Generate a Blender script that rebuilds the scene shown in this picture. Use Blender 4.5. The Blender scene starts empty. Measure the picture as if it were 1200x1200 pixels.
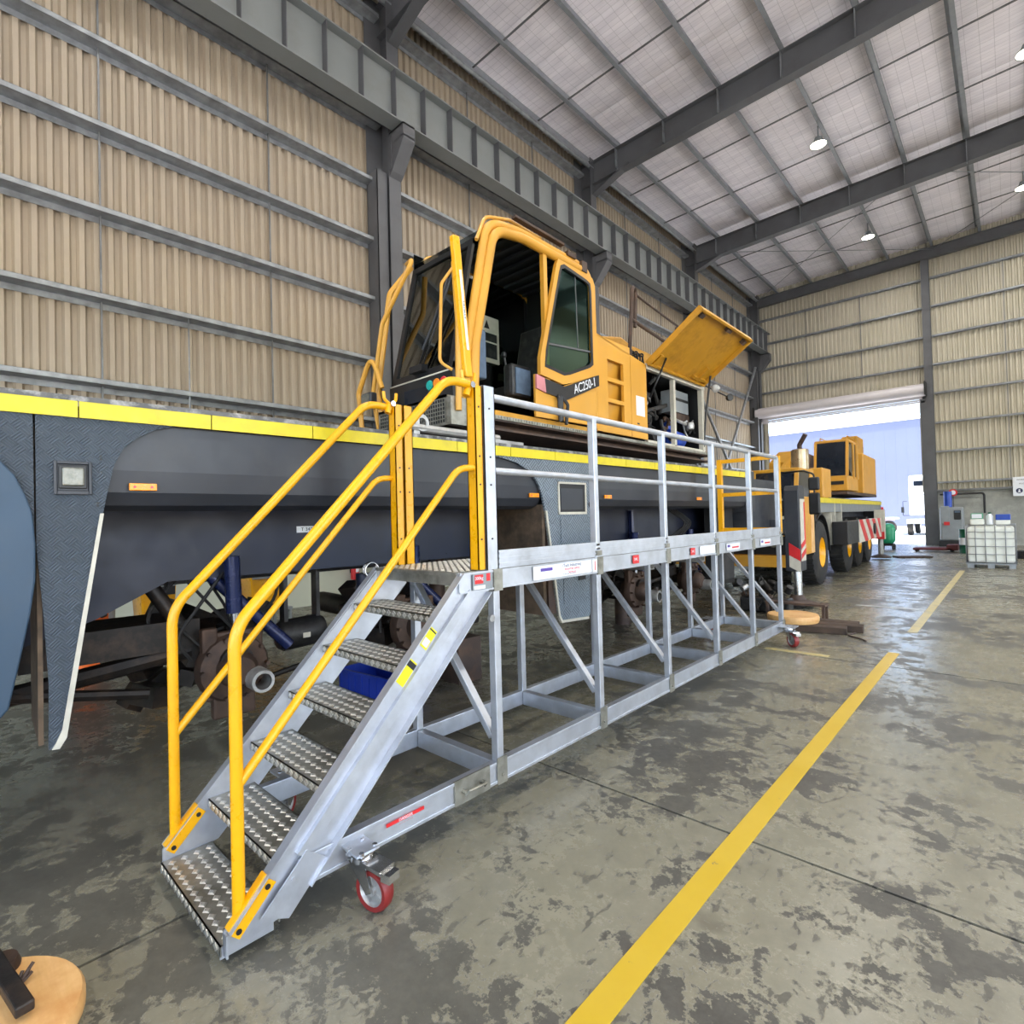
import bpy, bmesh, math, random
from mathutils import Vector, Matrix
random.seed(7)
PI = math.pi
S = bpy.context.scene
COL = S.collection
# ------------------------------------------------------------------ camera
AX = Vector((0.73191771, -0.03013779, -0.68072622)).normalized()   # world axes seen in camera space (x right, y down, z ahead)
AY = Vector((0.68089632, -0.00578993, 0.73235693)).normalized()
AZ = Vector((-0.02601298, -0.99952898, 0.01628295)).normalized()
cd = bpy.data.cameras.new('camera')
cam = bpy.data.objects.new('camera', cd)
COL.objects.link(cam)
right = Vector((AX.x, AY.x, AZ.x)); up = -Vector((AX.y, AY.y, AZ.y)); back = -Vector((AX.z, AY.z, AZ.z))
m3 = Matrix((right, up, back)).transposed()
cam.matrix_world = Matrix.Translation((0, 0, 1.65)) @ m3.to_4x4()
cd.sensor_fit = 'HORIZONTAL'; cd.sensor_width = 36.0
cd.lens = 632.44 / 1200 * 36.0
cd.clip_start = 0.05; cd.clip_end = 500
S.camera = cam
# ------------------------------------------------------------------ sky, sun, exposure
w = bpy.data.worlds.new('sky'); S.world = w; w.use_nodes = True
nt = w.node_tree; nt.nodes.clear()
sky = nt.nodes.new('ShaderNodeTexSky'); sky.sky_type = 'NISHITA'; sky.sun_disc = False
sky.sun_elevation = math.radians(58); sky.sun_rotation = math.radians(100); sky.air_density = 1.0; sky.dust_density = 2.0
bg = nt.nodes.new('ShaderNodeBackground'); bg.inputs[1].default_value = 0.95
wo = nt.nodes.new('ShaderNodeOutputWorld')
nt.links.new(sky.outputs[0], bg.inputs[0]); nt.links.new(bg.outputs[0], wo.inputs[0])
sl = bpy.data.lights.new('sun', 'SUN'); sl.energy = 15.0; sl.angle = math.radians(1.0); sl.color = (1.0, 0.96, 0.9)
so = bpy.data.objects.new('sun', sl); COL.objects.link(so)
so.rotation_euler = Vector((-0.42, 0.10, -0.88)).to_track_quat('-Z', 'Y').to_euler(); so.location = (20, -20, 60)
S.view_settings.view_transform = 'Standard'; S.view_settings.look = 'None'
S.view_settings.gamma = 1.0; S.view_settings.use_curve_mapping = False
S.view_settings.exposure = 0.52
LAMP_POWER = 130.0

# ------------------------------------------------------------------ materials
def srgb(c):
    r = []
    for v in c:
        v = v / 255.0
        r.append(v / 12.92 if v <= 0.04045 else ((v + 0.055) / 1.055) ** 2.4)
    return (r[0], r[1], r[2], 1)
class NB:
    def __init__(s, name):
        s.m = bpy.data.materials.new(name); s.m.use_nodes = True
        s.t = s.m.node_tree; s.t.nodes.clear()
        s.out = s.n('ShaderNodeOutputMaterial'); s.b = s.n('ShaderNodeBsdfPrincipled')
        s.l(s.b.outputs[0], s.out.inputs[0]); s.tc = s.n('ShaderNodeTexCoord')
    def n(s, k): return s.t.nodes.new(k)
    def l(s, a, b): s.t.links.new(a, b)
    def noise(s, scale, detail=4, rough=.55, sc=None, src=None):
        q = s.n('ShaderNodeTexNoise'); q.inputs['Scale'].default_value = scale
        q.inputs['Detail'].default_value = detail; q.inputs['Roughness'].default_value = rough
        s.l(s.co(sc, src), q.inputs['Vector']); return q.outputs[0]
    def co(s, sc=None, src=None):
        o = s.tc.outputs[src or 'Object']
        if sc is None: return o
        mp = s.n('ShaderNodeMapping'); mp.inputs['Scale'].default_value = sc
        s.l(o, mp.inputs['Vector']); return mp.outputs[0]
    def ramp(s, fac, a, b, ca=(0, 0, 0, 1), cb=(1, 1, 1, 1)):
        r = s.n('ShaderNodeValToRGB'); e = r.color_ramp.elements
        e[0].position = a; e[0].color = ca; e[1].position = b; e[1].color = cb
        s.l(fac, r.inputs[0]); return r.outputs[0]
    def mix(s, fac, a, b, mode='MIX'):
        x = s.n('ShaderNodeMix'); x.data_type = 'RGBA'; x.blend_type = mode
        for v, i in ((fac, 0), (a, 6), (b, 7)):
            if isinstance(v, (int, float, tuple)): x.inputs[i].default_value = v
            else: s.l(v, x.inputs[i])
        return x.outputs[2]
    def math(s, op, a, b=0.0):
        x = s.n('ShaderNodeMath'); x.operation = op
        for v, i in ((a, 0), (b, 1)):
            if isinstance(v, (int, float)): x.inputs[i].default_value = v
            else: s.l(v, x.inputs[i])
        return x.outputs[0]
    def bump(s, h, strength=.3, dist=.01):
        b = s.n('ShaderNodeBump'); b.inputs['Strength'].default_value = strength
        b.inputs['Distance'].default_value = dist
        s.l(h, b.inputs['Height']); s.l(b.outputs[0], s.b.inputs['Normal'])
    def set(s, col=None, rough=None, metal=None):
        for v, k in ((col, 'Base Color'), (rough, 'Roughness'), (metal, 'Metallic')):
            if v is None: continue
            if isinstance(v, (int, float, tuple)): s.b.inputs[k].default_value = v
            else: s.l(v, s.b.inputs[k])
        return s
def paint(name, c, rough=.5, metal=0.0, var=.12, scale=3.0, dirt=None, damt=.4, dscale=2.0, bump=0, bscale=60, spec=None):
    q = NB(name); c1 = srgb(c)
    dk = tuple(v * (1 - var * 2) for v in c1[:3]) + (1,); lt = tuple(min(1, v * (1 + var)) for v in c1[:3]) + (1,)
    col = q.mix(q.ramp(q.noise(scale), .3, .7), dk, lt)
    if dirt:
        col = q.mix(q.math('MULTIPLY', q.ramp(q.noise(dscale, 6, .65), .48, .66), damt), col, srgb(dirt))
    r = q.math('ADD', q.math('MULTIPLY', q.noise(scale * 4), .25), max(0, rough - .12))
    q.set(col, r, metal)
    if bump: q.bump(q.noise(bscale, 3), bump, .004)
    if spec is not None: q.b.inputs['Specular IOR Level'].default_value = spec
    return q.m
M = {}
M['alu'] = paint('mill_aluminium', (196, 200, 208), .36, .72, .07, 9, (150, 150, 150), .3, 5)
M['alu_worn'] = paint('worn_aluminium_plate', (158, 156, 146), .42, .75, .12, 14, (92, 88, 74), .6, 6)
M['lug'] = paint('polished_tread_lug', (216, 214, 206), .3, .75, .06, 20)
M['yrail'] = paint('yellow_rail_paint', (232, 166, 6), .3, 0, .05, 4)
M['ycrane'] = paint('yellow_crane_paint', (206, 150, 50), .42, 0, .06, 2, (196, 150, 70), .35, 1.5)
M['ydirty'] = paint('yellow_paint_grimy', (196, 142, 32), .45, 0, .08, 3, (120, 84, 24), .55, 3)
M['yband'] = paint('yellow_reflective_band', (214, 196, 18), .4, 0, .05, 5, (180, 160, 30), .35, 6)
M['grey'] = paint('grey_structural_paint', (92, 94, 98), .55, .1, .08, 1.5, (74, 72, 72), .4, 1.3)
M['grey_light'] = paint('grey_beam_paint', (128, 133, 134), .55, .1, .05, 1.2, (112, 112, 108), .35, 1.2)
M['galv'] = paint('galvanised_purlin', (150, 155, 160), .45, .45, .14, 5, (100, 100, 102), .4, 3)
M['purlin'] = paint('pale_galvanised_purlin', (140, 145, 151), .5, .12, .08, 5, (140, 143, 148), .4, 3)
M['galv_dk'] = paint('dark_galvanised_girt', (118, 121, 124), .45, .4, .12, 4, (70, 70, 70), .4, 3)
M['dark'] = paint('black_enamel', (26, 27, 30), .4, 0, .2, 4)
M['rubber'] = paint('black_rubber', (34, 34, 35), .75, 0, .15, 8, (72, 66, 58), .4, 3)
M['skirt'] = paint('charcoal_side_skirt', (50, 53, 60), .42, .1, .12, 2, (70, 70, 70), .5, 2)
M['navy'] = paint('navy_chassis_paint', (25, 32, 54), .45, .1, .12, 2, (30, 30, 34), .6, 2)
M['navy_tube'] = paint('navy_gloss_tube', (30, 40, 80), .25, .2, .1, 4)
M['greyblue'] = paint('grey_blue_panel', (78, 92, 106), .5, .1, .1, 2, (60, 66, 72), .4, 2)
M['bluefender'] = paint('blue_grey_mudguard', (44, 68, 90), .45, .05, .08, 2, (58, 76, 94), .5, 1.5)
M['grease'] = paint('greasy_axle_steel', (36, 32, 30), .5, .4, .25, 8, (74, 58, 46), .6, 6, .4, 30)
M['rust'] = paint('rusty_hub_steel', (80, 62, 52), .6, .35, .2, 9, (54, 44, 40), .7, 7, .4, 40)
M['engine'] = paint('dark_engine_casting', (48, 48, 50), .45, .4, .25, 8, (90, 88, 84), .4, 9)
M['silver'] = paint('cast_silver_metal', (178, 178, 176), .4, .6, .12, 8, (100, 96, 90), .5, 7)
M['chrome'] = paint('chrome_rod', (205, 205, 205), .15, .95, .04, 6)
M['white'] = paint('white_enamel', (228, 230, 230), .4, 0, .04, 4)
M['whitetrim'] = paint('dirty_white_trim', (196, 192, 178), .5, 0, .08, 9)
M['mud'] = paint('dried_mud', (92, 76, 60), .85, 0, .25, 10, (56, 46, 38), .7, 7, .8, 18)
M['undersup'] = paint('brown_grimy_steel', (74, 60, 54), .6, .2, .2, 4, (120, 90, 66), .4, 3)
M['orange'] = paint('orange_plastic', (236, 112, 30), .45, 0, .05, 6)
M['amber'] = paint('amber_lens', (246, 150, 20), .25, 0, .06, 12)
M['red'] = paint('red_print', (206, 40, 44), .4, 0, .05, 8)
M['blue'] = paint('blue_paint', (36, 72, 168), .4, .1, .08, 6)
M['bluecrate'] = paint('blue_crate_plastic', (24, 52, 156), .4, 0, .06, 6)
M['teal'] = paint('teal_lens', (22, 160, 150), .3, 0, .04, 6)
M['redlens'] = paint('red_lens', (214, 48, 62), .3, 0, .04, 6)
M['oranglens'] = paint('orange_lens', (240, 140, 40), .3, 0, .04, 6)
M['purple'] = paint('purple_print', (84, 62, 150), .4)
M['pink'] = paint('faded_pink_stripe', (196, 126, 132), .5)
M['labely'] = paint('yellow_sticker', (236, 224, 30), .4)
M['wood'] = NB('laminated_timber_pad')
q = M['wood']; g = q.noise(6, 5, .6, (1, 9, 1))
q.set(q.mix(q.ramp(q.noise(3.5, 5, .6), .5, .72), q.mix(q.ramp(g, .3, .7), srgb((226, 182, 124)), srgb((214, 168, 106))), srgb((196, 138, 76))), .5, 0); M['wood'] = q.m
M['timber'] = paint('dark_oily_timber', (74, 58, 46), .8, 0, .2, 8, (40, 32, 28), .6, 5, .5, 40)
M['seat'] = paint('blue_grey_seat_fabric', (84, 102, 124), .8, 0, .1, 20)
M['green'] = paint('green_tank_paint', (38, 150, 108), .35, 0, .07, 3)
M['dgreen'] = paint('dark_green_drum', (18, 86, 62), .4, 0, .08, 4)
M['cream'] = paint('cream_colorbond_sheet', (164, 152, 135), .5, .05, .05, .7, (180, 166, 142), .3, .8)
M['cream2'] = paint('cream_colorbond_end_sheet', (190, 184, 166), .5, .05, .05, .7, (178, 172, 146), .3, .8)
M['dado'] = paint('painted_concrete_dado', (150, 152, 146), .7, 0, .1, .9, (196, 196, 188), .5, 1.4, .2, 30)
M['dadoleft'] = paint('pale_painted_lower_wall', (190, 196, 180), .7, 0, .06, .9)
M['roller'] = paint('white_roller_curtain', (214, 210, 214), .45, .1, .04, 2)
M['sign'] = paint('white_sign_board', (226, 230, 236), .4, 0, .02, 4)
M['ink'] = paint('dark_print', (40, 50, 86), .5)
M['blackink'] = paint('black_print', (22, 22, 24), .5)
M['ibc'] = paint('translucent_white_plastic', (226, 230, 222), .35, 0, .05, 3)
M['redsteel'] = paint('dark_red_steel', (88, 32, 34), .45, .2, .12, 5)
M['outground'] = paint('sunlit_concrete_yard', (200, 196, 188), .8, 0, .08, .5)
M['outwall'] = paint('pale_blue_cladding', (88, 94, 116), .6, 0, .03, .3)
M['stack'] = paint('stainless_muffler', (178, 160, 132), .3, .8, .1, 4, (120, 94, 70), .4, 3)
M['machine'] = paint('grey_machine_paint', (140, 146, 150), .45, .1, .06, 4)

def glass(name, c, alpha_t=.5, rough=.03, gc=(.8, .85, .85, 1)):
    q = NB(name); tr = q.n('ShaderNodeBsdfTransparent'); tr.inputs[0].default_value = srgb(c)
    gl = q.n('ShaderNodeBsdfGlossy'); gl.inputs['Roughness'].default_value = rough; gl.inputs[0].default_value = gc
    fr = q.n('ShaderNodeFresnel'); fr.inputs[0].default_value = 1.5
    mx = q.n('ShaderNodeMixShader'); q.l(q.math('ADD', fr.outputs[0], alpha_t), mx.inputs[0])
    q.l(tr.outputs[0], mx.inputs[1]); q.l(gl.outputs[0], mx.inputs[2]); q.l(mx.outputs[0], q.out.inputs[0])
    return q.m
M['glass'] = glass('clear_cab_glass', (190, 205, 196), .1)
M['tint'] = glass('tinted_door_glass', (150, 205, 196), .36, .05, (.35, .62, .58, 1))
M['glassdk'] = paint('dark_windscreen_glass', (24, 32, 44), .08, .2, .1, 2)
M['lamplens'] = paint('ribbed_lamp_lens', (120, 120, 112), .15, .3, .15, 40, (120, 110, 90), .4, 20, .5, 90)
def emis(name, c, s):
    q = NB(name); q.b.inputs['Emission Color'].default_value = srgb(c); q.b.inputs['Emission Strength'].default_value = s
    q.b.inputs['Base Color'].default_value = srgb(c); return q.m
M['lampglow'] = emis('glowing_lamp_diffuser', (255, 250, 225), 14.0)
# tread plate paint on truck side: fine five-bar relief
def plate(name, c, sc=1.0, chips=True, amt=.22):
    q = NB(name)
    def bars(rot, off):
        mp = q.n('ShaderNodeMapping'); mp.inputs['Rotation'].default_value = (rot, 0, 0); mp.inputs['Location'].default_value = off
        q.l(q.tc.outputs['Object'], mp.inputs['Vector'])
        wv = q.n('ShaderNodeTexWave'); wv.bands_direction = 'Y'; wv.inputs['Scale'].default_value = 26 * sc; q.l(mp.outputs[0], wv.inputs['Vector'])
        return wv.outputs[1] if False else wv.outputs['Fac']
    ck = q.n('ShaderNodeTexChecker'); ck.inputs['Scale'].default_value = 22 * sc
    mp = q.n('ShaderNodeMapping'); mp.inputs['Rotation'].default_value = (PI / 4, 0, 0); q.l(q.tc.outputs['Object'], mp.inputs['Vector'])
    mp.inputs['Scale'].default_value = (0.001, 1, 1); mp.inputs['Location'].default_value = (.001, 0, 0)
    q.l(mp.outputs[0], ck.inputs['Vector'])
    a = bars(PI / 4, (0, 0, 0)); b = bars(-PI / 4, (0, 0, 0))
    h = q.mix(ck.outputs[1], a, b)
    base = q.mix(q.ramp(q.noise(2.5), .3, .7), tuple(v * .8 for v in srgb(c)[:3]) + (1,), srgb(c))
    base = q.mix(amt, base, q.mix(h, (.0, .0, .0, 1), (.6, .6, .62, 1)), 'OVERLAY')
    if chips:
        chip = q.math('MULTIPLY', q.ramp(q.noise(9, 6, .7), .66, .7), q.ramp(q.noise(1.3, 2), .45, .6))
        base = q.mix(chip, base, srgb((206, 208, 206)))
    q.set(base, .48, .25); q.bump(h, .7, .004); return q.m
M['plate'] = plate('blue_grey_tread_plate', (72, 82, 93))
M['plate2'] = plate('grey_tread_plate', (128, 140, 150), .5, False, .55)

# ------------------------------------------------------------------ geometry helpers
def frame(ax):
    ax = ax.normalized(); u = Vector((0, 0, 1)) if abs(ax.z) < .95 else Vector((0, 1, 0))
    a = ax.cross(u).normalized(); return a, a.cross(ax).normalized()
class MB:
    def __init__(s, T=None): s.v = []; s.f = []; s.s = []; s.mi = []; s.T = T; s.cur = 0
    def av(s, p):
        p = Vector(p); s.v.append(s.T @ p if s.T else p); return len(s.v) - 1
    def af(s, idx, smooth=False): s.f.append(idx); s.s.append(smooth); s.mi.append(s.cur)
    def m(s, i): s.cur = i; return s
    def hexa(s, P):
        i = [s.av(p) for p in P]
        for f in ((0, 3, 2, 1), (4, 5, 6, 7), (0, 1, 5, 4), (1, 2, 6, 5), (2, 3, 7, 6), (3, 0, 4, 7)): s.af([i[k] for k in f])
        return s
    def bx(s, x0, x1, y0, y1, z0, z1):
        return s.hexa([(x0, y0, z0), (x1, y0, z0), (x1, y1, z0), (x0, y1, z0), (x0, y0, z1), (x1, y0, z1), (x1, y1, z1), (x0, y1, z1)])
    def bar(s, p0, p1, w_, h_, side=None):
        p0 = Vector(p0); p1 = Vector(p1); d = (p1 - p0).normalized()
        if side is None: a, b = frame(d)
        else: a = (Vector(side) - d * Vector(side).dot(d)).normalized(); b = d.cross(a)
        a = a * (w_ / 2); b = b * (h_ / 2)
        return s.hexa([p0 - a - b, p0 + a - b, p0 + a + b, p0 - a + b, p1 - a - b, p1 + a - b, p1 + a + b, p1 - a + b])
    def tube(s, pts, r, n=10, cap=True, radii=None):
        pts = [Vector(p) for p in pts]; rings = []; N = len(pts)
        d0 = (pts[1] - pts[0]).normalized(); a, b = frame(d0)
        for i, p in enumerate(pts):
            if i == 0: t = d0
            elif i == N - 1: t = (pts[i] - pts[i - 1]).normalized()
            else: t = ((pts[i] - pts[i - 1]).normalized() + (pts[i + 1] - pts[i]).normalized()).normalized()
            a = (a - t * a.dot(t)).normalized(); b = t.cross(a)
            rr = radii[i] if radii else r
            rings.append([s.av(p + (a * math.cos(k * 2 * PI / n) + b * math.sin(k * 2 * PI / n)) * rr) for k in range(n)])
        for i in range(N - 1):
            for k in range(n):
                s.af([rings[i][k], rings[i][(k + 1) % n], rings[i + 1][(k + 1) % n], rings[i + 1][k]], True)
        if cap: s.af(rings[0][::-1]); s.af(rings[-1])
        return s
    def cyl(s, p0, p1, r0, r1=None, n=16): return s.tube([p0, p1], r0, n, True, [r0, r0 if r1 is None else r1])
    def lathe(s, prof, o, ax, n=20, sharp=True):
        o = Vector(o); ax = Vector(ax).normalized(); a, b = frame(ax); rings = []
        for (r, t) in prof:
            rings.append([s.av(o + ax * t + (a * math.cos(k * 2 * PI / n) + b * math.sin(k * 2 * PI / n)) * r) for k in range(n)] if r > 1e-5 else [s.av(o + ax * t)])
        for i in range(len(rings) - 1):
            A, B = rings[i], rings[i + 1]
            for k in range(n):
                k2 = (k + 1) % n
                if len(A) == 1 and len(B) == 1: continue
                if len(A) == 1: s.af([A[0], B[k2], B[k]], True)
                elif len(B) == 1: s.af([A[k], A[k2], B[0]], True)
                else: s.af([A[k], A[k2], B[k2], B[k]], True)
        return s
    def prism(s, poly, fn, a0, a1):
        A = [s.av(fn(u, v, a0)) for u, v in poly]; B = [s.av(fn(u, v, a1)) for u, v in poly]; n = len(poly)
        s.af(A[::-1]); s.af(B)
        for k in range(n): s.af([A[k], A[(k + 1) % n], B[(k + 1) % n], B[k]])
        return s
    def px(s, poly, x0, x1): return s.prism(poly, lambda u, v, a: (a, u, v), x0, x1)      # poly in (y,z)
    def py(s, poly, y0, y1): return s.prism(poly, lambda u, v, a: (u, a, v), y0, y1)      # poly in (x,z)
    def pz(s, poly, z0, z1): return s.prism(poly, lambda u, v, a: (u, v, a), z0, z1)
    def ibeam(s, p0, p1, h_, b_, tf, tw, up_=(0, 0, 1)):
        p0 = Vector(p0); p1 = Vector(p1); d = (p1 - p0).normalized(); u = Vector(up_); u = (u - d * u.dot(d)).normalized()
        sd = d.cross(u)
        s.bar(p0 + u * (h_ / 2 - tf / 2), p1 + u * (h_ / 2 - tf / 2), b_, tf, sd)
        s.bar(p0 - u * (h_ / 2 - tf / 2), p1 - u * (h_ / 2 - tf / 2), b_, tf, sd)
        s.bar(p0, p1, tw, h_ - 2 * tf, sd); return s
    def build(s, name, mats, parent=None, label=None, bev=0, kind=None):
        me = bpy.data.meshes.new(name)
        inv = None
        if parent is not None: inv = WORLD[parent.name].inverted()
        vs = [(inv @ p) if inv else p for p in s.v]
        me.from_pydata([tuple(p) for p in vs], [], s.f)
        me.polygons.foreach_set('use_smooth', s.s); me.polygons.foreach_set('material_index', s.mi)
        if not isinstance(mats, (list, tuple)): mats = [mats]
        for q in mats: me.materials.append(M[q])
        bm = bmesh.new(); bm.from_mesh(me); bmesh.ops.recalc_face_normals(bm, faces=bm.faces)
        if bev:
            ed = [e for e in bm.edges if len(e.link_faces) == 2 and e.calc_face_angle(0) > .6]
            try: bmesh.ops.bevel(bm, geom=ed, offset=bev, segments=2, affect='EDGES', profile=.5, clamp_overlap=True)
            except Exception: pass
        for e in bm.edges:
            if len(e.link_faces) == 2 and e.calc_face_angle(0) > .7: e.smooth = False
        bm.to_mesh(me); bm.free(); me.update()
        o = bpy.data.objects.new(name, me); COL.objects.link(o)
        WORLD[o.name] = WORLD[parent.name].copy() if parent is not None else Matrix()
        if parent is not None: o.parent = parent
        if label: o['label'] = label
        if kind: o['kind'] = kind
        return o
WORLD = {}
def tag(o, label=None, cat=None, group=None, kind=None):
    if label: o['label'] = label
    if cat: o['category'] = cat
    if group: o['group'] = group
    if kind: o['kind'] = kind
    return o
def thing(name, loc, label=None, cat=None, group=None, kind=None, rz=0):
    o = bpy.data.objects.new(name, None); COL.objects.link(o); o.location = loc; o.rotation_euler = (0, 0, rz)
    o.empty_display_size = .1
    WORLD[o.name] = Matrix.Translation(loc) @ Matrix.Rotation(rz, 4, 'Z')
    return tag(o, label, cat, group, kind)
def inst(src, parent, loc, rz=0, label=None):
    """another copy of a part, sharing its mesh, shifted by a world vector inside the same parent"""
    o = src.copy(); COL.objects.link(o); o.parent = parent
    o.location = loc; o.rotation_euler = (0, 0, rz); WORLD[o.name] = WORLD[parent.name].copy()
    if label: o['label'] = label
    return o
def copy_tree(root, loc, rz=0, label=None):
    r = root.copy(); COL.objects.link(r); r.location = loc; r.rotation_euler = (0, 0, rz)
    if label: r['label'] = label
    for ch in list(root.children):
        c = ch.copy(); COL.objects.link(c); c.parent = r
        for g in ch.children:
            d = g.copy(); COL.objects.link(d); d.parent = c
    return r
def fillet(pts, r, n=6):
    pts = [Vector(p) for p in pts]; out = [pts[0]]
    for i in range(1, len(pts) - 1):
        a = (pts[i - 1] - pts[i]); b = (pts[i + 1] - pts[i]); la, lb = a.length, b.length; a.normalize(); b.normalize()
        ang = a.angle(b); t = min(r / math.tan(ang / 2), la * .48, lb * .48)
        p0 = pts[i] + a * t; p1 = pts[i] + b * t
        for k in range(n + 1):
            s_ = k / n; out.append(p0 * (1 - s_) ** 2 + pts[i] * 2 * s_ * (1 - s_) + p1 * s_ ** 2)
    out.append(pts[-1]); return out
def text(body, size, loc, rot, mat, parent, name='lettering', ext=.001, align='CENTER', sx=1.0, shear=0, lab=None):
    cu = bpy.data.curves.new('t', 'FONT'); cu.body = body; cu.size = size; cu.align_x = align; cu.align_y = 'CENTER'; cu.extrude = ext; cu.shear = shear
    to = bpy.data.objects.new('t', cu); COL.objects.link(to)
    dg = bpy.context.evaluated_depsgraph_get(); me = bpy.data.meshes.new_from_object(to.evaluated_get(dg))
    bpy.data.objects.remove(to); bpy.data.curves.remove(cu)
    T = Matrix.Translation(loc) @ rot @ Matrix.Diagonal((sx, 1, 1, 1))
    me.transform(WORLD[parent.name].inverted() @ T); me.materials.clear(); me.materials.append(M[mat]); me.name = name
    o = bpy.data.objects.new(name, me); COL.objects.link(o); o.parent = parent
    WORLD[o.name] = WORLD[parent.name].copy()
    if lab: o['label'] = lab
    return o
def rot_to(right_, up_):
    r = Vector(right_).normalized(); u = Vector(up_).normalized(); n = r.cross(u)
    return Matrix((r, u, n)).transposed().to_4x4()
FACE_PX = rot_to((0, 1, 0), (0, 0, 1))        # lettering on a face that looks towards +X
FACE_NY = rot_to((1, 0, 0), (0, 0, 1))        # lettering on a face that looks towards -Y
R = random.uniform

# ================================================================== SETTING
YB, YF, XL, XR = -9.0, 32.3, -10.75, 12.5
# ---- floor: slabs with recessed joints
def floor_material():
    q = NB('worn_coated_concrete')
    n1 = q.noise(.7, 6, .62); n2 = q.noise(3.6, 10, .74); n3 = q.noise(14, 8, .7); n4 = q.noise(.22, 3)
    sub = q.mix(q.ramp(n3, .3, .7), srgb((60, 58, 52)), srgb((88, 85, 77)))
    coat = q.mix(q.ramp(n2, .3, .7), srgb((116, 112, 96)), srgb((145, 140, 120)))
    # worn through: broad areas broken up by fine noise
    mask = q.math('ADD', q.math('MULTIPLY', n1, .42), q.math('ADD', q.math('MULTIPLY', n2, .48), q.math('MULTIPLY', n3, .22)))
    worn = q.ramp(mask, .567, .582)
    flecks = q.ramp(q.noise(20, 5, .6, (1, .5, 1)), .585, .62)
    worn = q.math('MAXIMUM', worn, q.math('MULTIPLY', flecks, .75))
    scr = q.ramp(q.noise(5, 4, .5, (9, .8, 1)), .70, .73)
    scr2 = q.ramp(q.noise(5, 4, .5, (1.2, 8, 1)), .71, .74)
    worn = q.math('MAXIMUM', worn, q.math('MULTIPLY', q.math('MAXIMUM', scr, scr2), .7))
    col = q.mix(q.math('SUBTRACT', 1.0, worn), coat, sub) if False else q.mix(worn, coat, sub)
    col = q.mix(q.math('MULTIPLY', q.ramp(n4, .42, .62), .35), col, srgb((120, 118, 104)))
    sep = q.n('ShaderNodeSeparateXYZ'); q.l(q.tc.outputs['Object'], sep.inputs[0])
    # painted shade: floor colour darkened along the strip where the vehicles stand
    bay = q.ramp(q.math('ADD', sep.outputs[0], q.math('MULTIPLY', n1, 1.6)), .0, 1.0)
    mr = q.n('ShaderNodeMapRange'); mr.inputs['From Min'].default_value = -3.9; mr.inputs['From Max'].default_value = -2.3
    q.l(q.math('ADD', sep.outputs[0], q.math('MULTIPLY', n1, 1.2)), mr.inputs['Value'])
    under_shade = q.math('MULTIPLY', q.math('SUBTRACT', 1.0, mr.outputs[0]), .78)
    col = q.mix(under_shade, col, srgb((60, 57, 51)))
    spots = q.ramp(q.noise(1.7, 3, .5, (1, 1, 1)), .66, .72)
    col = q.mix(q.math('MULTIPLY', spots, .5), col, srgb((54, 50, 46)))
    rough = q.math('ADD', q.math('MULTIPLY', worn, .16), q.math('ADD', .17, q.math('MULTIPLY', n2, .2)))
    q.set(col, rough, 0.0); q.b.inputs['Specular IOR Level'].default_value = .5
    q.bump(q.math('SUBTRACT', q.math('MULTIPLY', n3, .25), worn), .2, .002)
    return q.m
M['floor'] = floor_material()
M['joint'] = paint('dark_joint_filler', (34, 31, 28), .8)
M['line'] = NB('worn_yellow_floor_paint')
q = M['line']; wn = q.ramp(q.noise(9, 8, .7), .64, .68)
q.set(q.mix(wn, q.mix(q.ramp(q.noise(2.2, 5), .3, .7), srgb((192, 158, 26)), srgb((200, 168, 48))), srgb((120, 112, 88))), .42, 0); M['line'] = q.m
M['linefaint'] = paint('faded_yellow_floor_paint', (192, 176, 118), .45, 0, .08, 5, (150, 146, 124), .8, 6)
M['linewhite'] = paint('faded_white_floor_paint', (196, 198, 196), .4, 0, .05, 5, (160, 160, 150), .6, 5)
floor = thing('floor', (0, 0, 0), kind='structure')
jx = [XL - .05, -6.9, -2.65, 1.6, 5.85, 10.1, XR + .05]; jy = [YB, -5.4, -1.3, 2.81, 6.9, 11.0, 15.1, 19.2, 23.3, 27.4, YF + .2]
g = .008
for i in range(len(jx) - 1):
    for j in range(len(jy) - 1):
        b = MB().bx(jx[i] + g, jx[i + 1] - g, jy[j] + g, jy[j + 1] - g, -.15, 0)
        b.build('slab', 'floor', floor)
MB().bx(XL - .1, XR + .1, YB - .1, YF + .2, -.2, -.022).build('joint_filler', 'joint', floor)
MB().bx(-1.125, -1.015, -2.0, 7.6, .0005, .003).build('painted_line', 'line', floor, 'solid yellow walkway line on the concrete')
MB().bx(-1.11, -1.0, 9.0, 18.8, .0005, .003).build('painted_line', 'linefaint', floor, 'faded yellow line towards the far wall')
MB().bx(-2.3, -1.6, 6.95, 7.05, .0005, .003).build('painted_line', 'linefaint', floor, 'faded yellow cross mark beside the platform')
MB().bx(-2.1, -1.1, 11.12, 11.2, .0005, .003).build('painted_line', 'linewhite', floor, 'faint pale cross line')

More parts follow.
